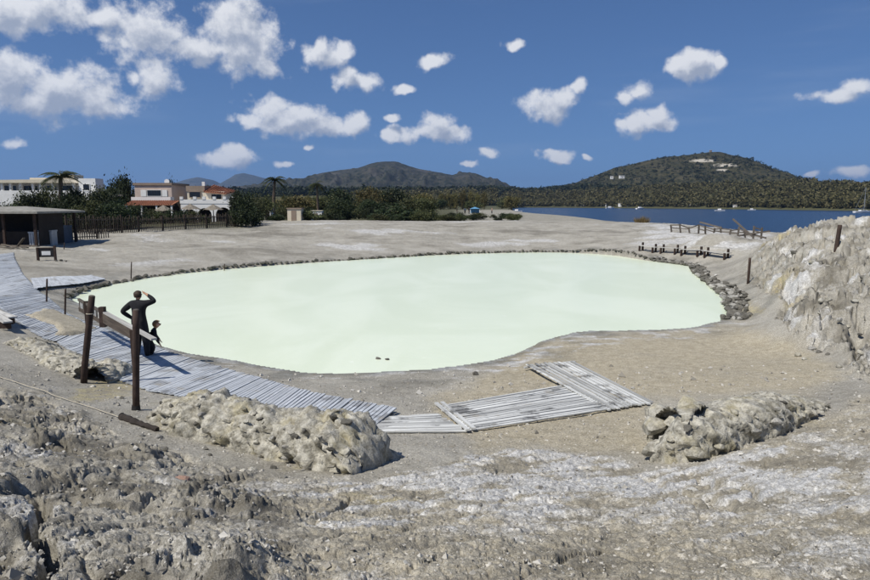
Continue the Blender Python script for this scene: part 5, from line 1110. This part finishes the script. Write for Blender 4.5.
# yellow hut and far beach things
t, k, z = house_at('yellow_hut', 'small yellow flat-roofed hut at the edge of the tree belt', 287, 82); zf = lambda py: P(287, py, 82).z - z
t['category'] = 'hut'; sub('wall', M['cream'], t, (0, 1.75, 0, 1.8, -.4, zf(209))); sub('roof', M['brown_wall'], t, (-.1, 1.85, -.1, 1.9, zf(209) + .002, zf(208))); sub('door', M['brown_wall'], t, (.5, 1.15, -.03, -.004, -.3, 1.35))
for px, top, Y, w, lab in ((264, 208, 90, 1.0, 'small white shed among the bushes near the yellow hut'), (311, 211, 95, 1.6, 'low white shed in the scrub beyond the yellow hut'), (240, 211, 86, 1.2, 'white box shed behind the garden bushes')):
    t, k, z = house_at('white_shed', lab, px, Y); t['category'] = 'shed'; h = P(px, top, Y).z - z; sub('wall', M['white_wall'], t, (0, w, 0, 1.2, -.3, h)); sub('roof', M['cream'], t, (-.1, w + .1, -.1, 1.3, h + .002, h + .1)); sub('door', M['brown_wall'], t, (w * .3, w * .6, -.03, -.004, -.2, h * .8))
g = P(475, 213, 190); t = thing('beach_kiosk', 'blue canvas beach kiosk on the brown shore spur', 'kiosk', (g.x, g.y, float(macro(g.x, g.y)[0]))); t.scale = (.62,) * 3
for x in (-2.2, 2.2):
    for y in (0, 3): sub('post', M['white'], t, (x - .08, x + .08, y - .08, y + .08, -.3, 2.1))
MB().add([(-2.5, -.3, 2.1), (2.5, -.3, 2.1), (2.5, 3.3, 2.1), (-2.5, 3.3, 2.1), (0, 1.5, 3.0)], [(3, 2, 1, 0), (0, 1, 4), (1, 2, 4), (2, 3, 4), (3, 0, 4)]).build('canopy', M['blue'], t); sub('back_panel', M['blue'], t, (-2.2, 2.2, 2.7, 2.75, 0, 2.0))
stand = {'l': {'sh': (-.185, 0, 1.375), 'el': (-.24, -.03, 1.12), 'wr': (-.25, .04, .88), 'hand': (-.25, .05, .84), 'side': (0, 1, 0)}, 'r': {'sh': (.185, 0, 1.375), 'el': (.24, -.03, 1.12), 'wr': (.25, .04, .88), 'hand': (.25, .05, .84), 'side': (0, -1, 0)}, 'lleg': leg(-.1), 'rleg': leg(.1, st=.06)}
for px, Y, c, lab in ((457, 178, 'cloth_navy', 'tiny person in dark clothes walking on the shore spur'), (465, 180, 'tarp', 'tiny person in blue top beside the shore kiosk'), (469, 176, 'cloth_black', 'tiny person in black standing before the blue kiosk'), (492, 184, 'rock_red', 'tiny person in a reddish top near the water of the bay')):
    g = P(px, 210, Y); j, e = adult_rig(stand); person('person', lab, j, e, (g.x, g.y, H(g.x, g.y)), px, M[c], M['cloth_navy'], None, (0, .02, 1.585), .098, [(stand[q]['hand'], stand[q]['wr']) for q in 'lr'], M['hair_brown'], .92)
# tuft of dry grass on the rim
g = hit(642, 219.5); g = P(642, 219, min(g.y, 80)); zt = H(g.x, g.y); t = thing('dry_tuft', 'round tuft of dry yellow grass on the rim by the sea', 'tuft', (g.x, g.y, zt)); mb = MB(); rr = random.Random(9)
for i in range(420): a = rr.uniform(0, 6.28); r_ = rr.random() ** .5 * .8; l = rr.uniform(.5, 1.15); b = Vector((math.cos(a) * r_, math.sin(a) * r_, 0)); e2 = b * 1.35 + Vector((rr.uniform(-.2, .2), rr.uniform(-.2, .2), l * (1 - .4 * r_))); w = Vector((rr.uniform(-.04, .04), rr.uniform(-.04, .04), 0)); mb.add([b - w, b + w, e2], [(0, 1, 2)])
mb.build('blades', M['dry'], t)

# ------------------------------------------------------------------ boats and houses across the bay
def yacht(px, Y, mast, label):
    g = P(px, 210, Y); t = thing('sailing_yacht', label, 'yacht', (g.x, g.y, SEA), R(8)); L = 12.0; n = 12; mb = MB()
    for i in range(n + 1):
        q = i / n; x = -L / 2 + L * q; w = 1.7 * math.sin(math.pi * min(.99, .25 + q * .75)) ** .8 * (1 if q < .9 else .6); sh = 1.0 + .35 * q * q
        mb.v += [(x, -w, sh), (x, -w * .85, .1), (x, 0, -.4), (x, w * .85, .1), (x, w, sh)]
    for i in range(n):
        for jj in range(4): mb.f.append((5 * i + jj, 5 * i + jj + 1, 5 * i + 6 + jj, 5 * i + 5 + jj)); mb.m.append(0)
        mb.f.append((5 * i + 4, 5 * i, 5 * i + 5, 5 * i + 9)); mb.m.append(0)
    mb.f += [(0, 1, 2, 3, 4), tuple(5 * n + q for q in (4, 3, 2, 1, 0))]; mb.m += [0, 0]; mb.build('hull', M['white'], t)
    cb = MB().prism([(-2.5, 1.15), (-2.3, 1.75), (1.8, 1.7), (2.8, 1.2)], (1, 0, 0), (0, 0, 1), (0, 1, 0), 1.8, (0, -.9, 0)).build('cabin', M['white'], t); sub('window', M['glass'], cb, (-1.8, 1.5, -.93, -.903, 1.3, 1.55))
    MB().tube([(.6, 0, 1.2), (.6, 0, mast)], [.13, .08], 8).build('mast', M['metal'], t); MB().tube([(.6, 0, 2.6), (-4.2, 0, 2.5)], .16, 8).build('boom', M['tarp'], t)
    for a, b in (((.6, 0, mast), (5.9, 0, 1.4)), ((.6, 0, mast), (-5.9, 0, 1.2)), ((.6, 0, mast * .7), (.6, 1.5, 1.2)), ((.6, 0, mast * .7), (.6, -1.5, 1.2))): MB().tube([a, b], .03, 5).build('stay', M['metal'], t)
yacht(863, 395, 15.8, 'white sailing yacht with a bare mast anchored off the far shore')
def motorboat(px, Y, L, label, group='motor boats moored off the far shore'):
    g = P(px, 208, Y); t = thing('motor_boat', label, 'boat', (g.x, g.y, SEA), random.uniform(-.5, .5), group); mb = MB(); n = 8
    for i in range(n + 1):
        q = i / n; x = -L / 2 + L * q; w = L * .17 * (1 if q < .6 else max(.05, 1 - ((q - .6) / .4) ** 2)); mb.v += [(x, -w, L * (.12 + .05 * q)), (x, -w * .7, 0), (x, w * .7, 0), (x, w, L * (.12 + .05 * q))]
    for i in range(n):
        for jj in range(3): mb.f.append((4 * i + jj, 4 * i + jj + 1, 4 * i + 5 + jj, 4 * i + 4 + jj)); mb.m.append(0)
        mb.f.append((4 * i + 3, 4 * i, 4 * i + 4, 4 * i + 7)); mb.m.append(0)
    mb.f += [(0, 1, 2, 3), (4 * n + 3, 4 * n + 2, 4 * n + 1, 4 * n)]; mb.m += [0, 0]; mb.build('hull', M['white'], t)
    sub('cabin', M['white'], t, (-L * .2, L * .12, -L * .09, L * .09, L * .13, L * .27)); sub('windscreen', M['glass'], t, (L * .122, L * .14, -L * .08, L * .08, L * .15, L * .25))
for px, Y, L in ((517, 420, 7), (640, 620, 9), (720, 470, 7), (752, 520, 6), (610, 690, 9)): motorboat(px, Y, L, 'small white motor boat moored in the bay')
def far_house(px, py, Y, w, h, label, mat='white_wall'):
    g = P(px, py, Y); zg = float(macro(g.x, g.y)[0]); t = thing('shore_house', label, 'house', (g.x, g.y, max(zg, g.z - h)), random.uniform(-.3, .3), 'small houses across the bay')
    sub('wall', M[mat], t, (-w / 2, w / 2, 0, w * .7, -2, h)); sub('roof', M['cream'], t, (-w / 2 - .3, w / 2 + .3, -.3, w * .7 + .3, h + .01, h + .4)); sub('door', M['brown_wall'], t, (-.5, .5, -.05, -.01, -1, h * .5))
    for x in random.choice(((-w * .25,), (w * .28,), (-w * .3, w * .3))): window(t, x - .3, x + .3, h * .4, h * .7, 0)
for px, w in ((516, 9), (522, 6), (577, 5), (584, 8), (592, 6), (603, 7), (609, 9), (623, 12), (629, 8), (690, 5), (735, 6), (534, 5)): a = math.degrees(math.atan((px - CX) / FPX)); Y = (coast_far(a) + 4) * math.cos(R(a)); far_house(px, 206.5, Y, w * rr.uniform(.5, 1.0), rr.uniform(1.8, 3.6), 'small white house on the far shore of the bay')
for px, py, w in ((612, 176, 5), (622.5, 175.5, 8)): far_house(px, py, 1090, w, 3, 'white house among trees on the slope of the scrubby hill')
g = P(711, 152, 1400); t = thing('hilltop_hut', 'tiny hut on the very top of the scrubby hill', 'hut', (g.x, g.y, g.z - .5)); sub('wall', M['brown_wall'], t, (-2, 2, 0, 4, -2, 4.4)); sub('roof', M['cream'], t, (-2.4, 2.4, -.4, 4.4, 4.41, 4.9))

# ------------------------------------------------------------------ loose stones and pebbles on the crust
rr = random.Random(31)
for px, py, s_, k, lab in ((182,482,.085,'rock_red','reddish stone lying on the crust below the rubble wall'), (378,363,.10,'rock_dark','dark lump standing in the shallow edge of the mud'), (387,363,.09,'rock_dark','dark lump standing in the shallow edge of the mud'), (476,375,.11,'rock_dark','dark rough stone on the grey beach at the near edge of the pool'), (448,498,.05,'rock_pale','pale flat stone on the crust in the middle foreground'), (452,500,.04,'rock_pale','pale flat stone on the crust in the middle foreground'), (702,274,.16,'rock_pale','pale boulder on the terrace beside the stone edging'), (716,276,.13,'rock_pale','pale boulder on the terrace beside the stone edging'), (693,489,.05,'rock_pale','white stone on the streaked crust below the rock wall')):
    g = hit(px, py); o = stone('loose_stone', k, (g.x, g.y, max(-.03, H(g.x, g.y)) + s_ * .25), s_, None, rr); tag(o, lab, 'stone', 'loose stones, ' + lab[:24] if lab.count('lump') or lab.count('flat') or lab.count('boulder') else None)
def rubble(label, name, n, box, size, kinds, seed, group):
    r_ = random.Random(seed)
    for i in range(n):
        px, py = r_.uniform(box[0], box[2]), r_.uniform(box[1], box[3]); g = hit(px, py); s_ = r_.uniform(*size) * g.y / 6
        tag(stone(name, r_.choice(kinds), (g.x, g.y, H(g.x, g.y) + s_ * .02), s_, None, r_), label, 'stone', group)
rubble('small loose stone on the rough dark rock of the foreground', 'loose_stone', 60, (0, 400, 290, 575), (.02, .05), ('wall_core', 'rock_dark', 'rock'), 1, 'stones on the rough foreground rock')
rubble('small loose stone on the pale crust of the foreground', 'loose_stone', 60, (300, 470, 865, 575), (.012, .032), ('wall_core', 'rock_pale', 'rock'), 2, 'stones on the pale foreground crust')
rubble('broken boulder lying on the pale rock mound', 'boulder', 45, (785, 240, 868, 375), (.02, .05), ('wall_core', 'wall_core', 'rock', 'rock_dark'), 3, 'boulders on the rock mound')
def pebbles(n, seed):
    r_ = np.random.default_rng(seed); px = r_.uniform(-20, 890, n); py = 365 + 215 * r_.uniform(0, 1, n) ** .8
    d = np.array([ray(a, b)[:] for a, b in zip(px, py)]); hl = np.hypot(d[:, 0], d[:, 1]); Rg = np.exp(np.linspace(math.log(1.8), math.log(22), 260)); best = np.full(n, -1.0)
    for q in Rg[::-1]: X = d[:, 0] / hl * q; Y = d[:, 1] / hl * q; Z = CAMZ + d[:, 2] / hl * q; best = np.where(Z <= macro(X, Y), q, best)
    ok = best > 0; X, Y = (d[:, 0] / hl * best)[ok], (d[:, 1] / hl * best)[ok]; dp = poly_sd(POOL, X, Y); k = dp > .3; X, Y = X[k], Y[k]; Z = H(X, Y); n = len(X)
    ico = np.array([(0, 0, 1), (.9, 0, .2), (-.4, .8, .3), (-.5, -.75, .2), (.3, .6, -.6), (.2, -.7, -.6), (-.8, .1, -.5)]); fc = np.array([(0, 1, 2), (0, 2, 3), (0, 3, 1), (1, 4, 2), (2, 6, 3), (3, 5, 1), (1, 5, 4), (2, 4, 6), (3, 6, 5), (4, 5, 6)])
    s_ = r_.lognormal(-4.55, .5, n) * np.clip(np.hypot(X, Y) / 7, .6, 2.0); a = r_.uniform(0, 6.28, n); v = ico[None] * (1 + .35 * r_.normal(size=(n, 7, 3))) * s_[:, None, None]
    vx = v[..., 0] * np.cos(a)[:, None] - v[..., 1] * np.sin(a)[:, None]; vy = v[..., 0] * np.sin(a)[:, None] + v[..., 1] * np.cos(a)[:, None]
    co = np.stack([vx + X[:, None], vy + Y[:, None], v[..., 2] * .7 + (Z + s_ * .2)[:, None]], -1).reshape(-1, 3); f = (fc[None] + (np.arange(n) * 7)[:, None, None]).reshape(-1, 3)
    m, t, b = new_mat('pebbles'); gg = t.new('ShaderNodeNewGeometry'); c = t.mix(gg.outputs['Random Per Island'], (.17, .155, .125), (.52, .50, .45)); t.put(b.inputs['Base Color'], c); b.inputs['Roughness'].default_value = .95
    o = link(bpy.data.objects.new('gravel', np_mesh('gravel', co, f, m, False))); o['kind'] = 'stuff'; o['label'] = 'loose gravel and grit strewn over the volcanic crust'; o['category'] = 'gravel'
pebbles(9000, 4)

# ------------------------------------------------------------------ air
def haze():
    m = bpy.data.materials.new('thin_haze'); m.use_nodes = True; t = NT(m.node_tree); t.n.clear(); v = t.new('ShaderNodeVolumePrincipled'); v.inputs['Color'].default_value = (.34, .55, .95, 1); v.inputs['Density'].default_value = 7.5e-5; v.inputs['Anisotropy'].default_value = .25
    o_ = t.new('ShaderNodeOutputMaterial'); t.l.new(v.outputs[0], o_.inputs['Volume']); o = MB().box(-14500, 14500, -14500, 14500, -6, 560).build('haze', m); o['kind'] = 'stuff'
haze()
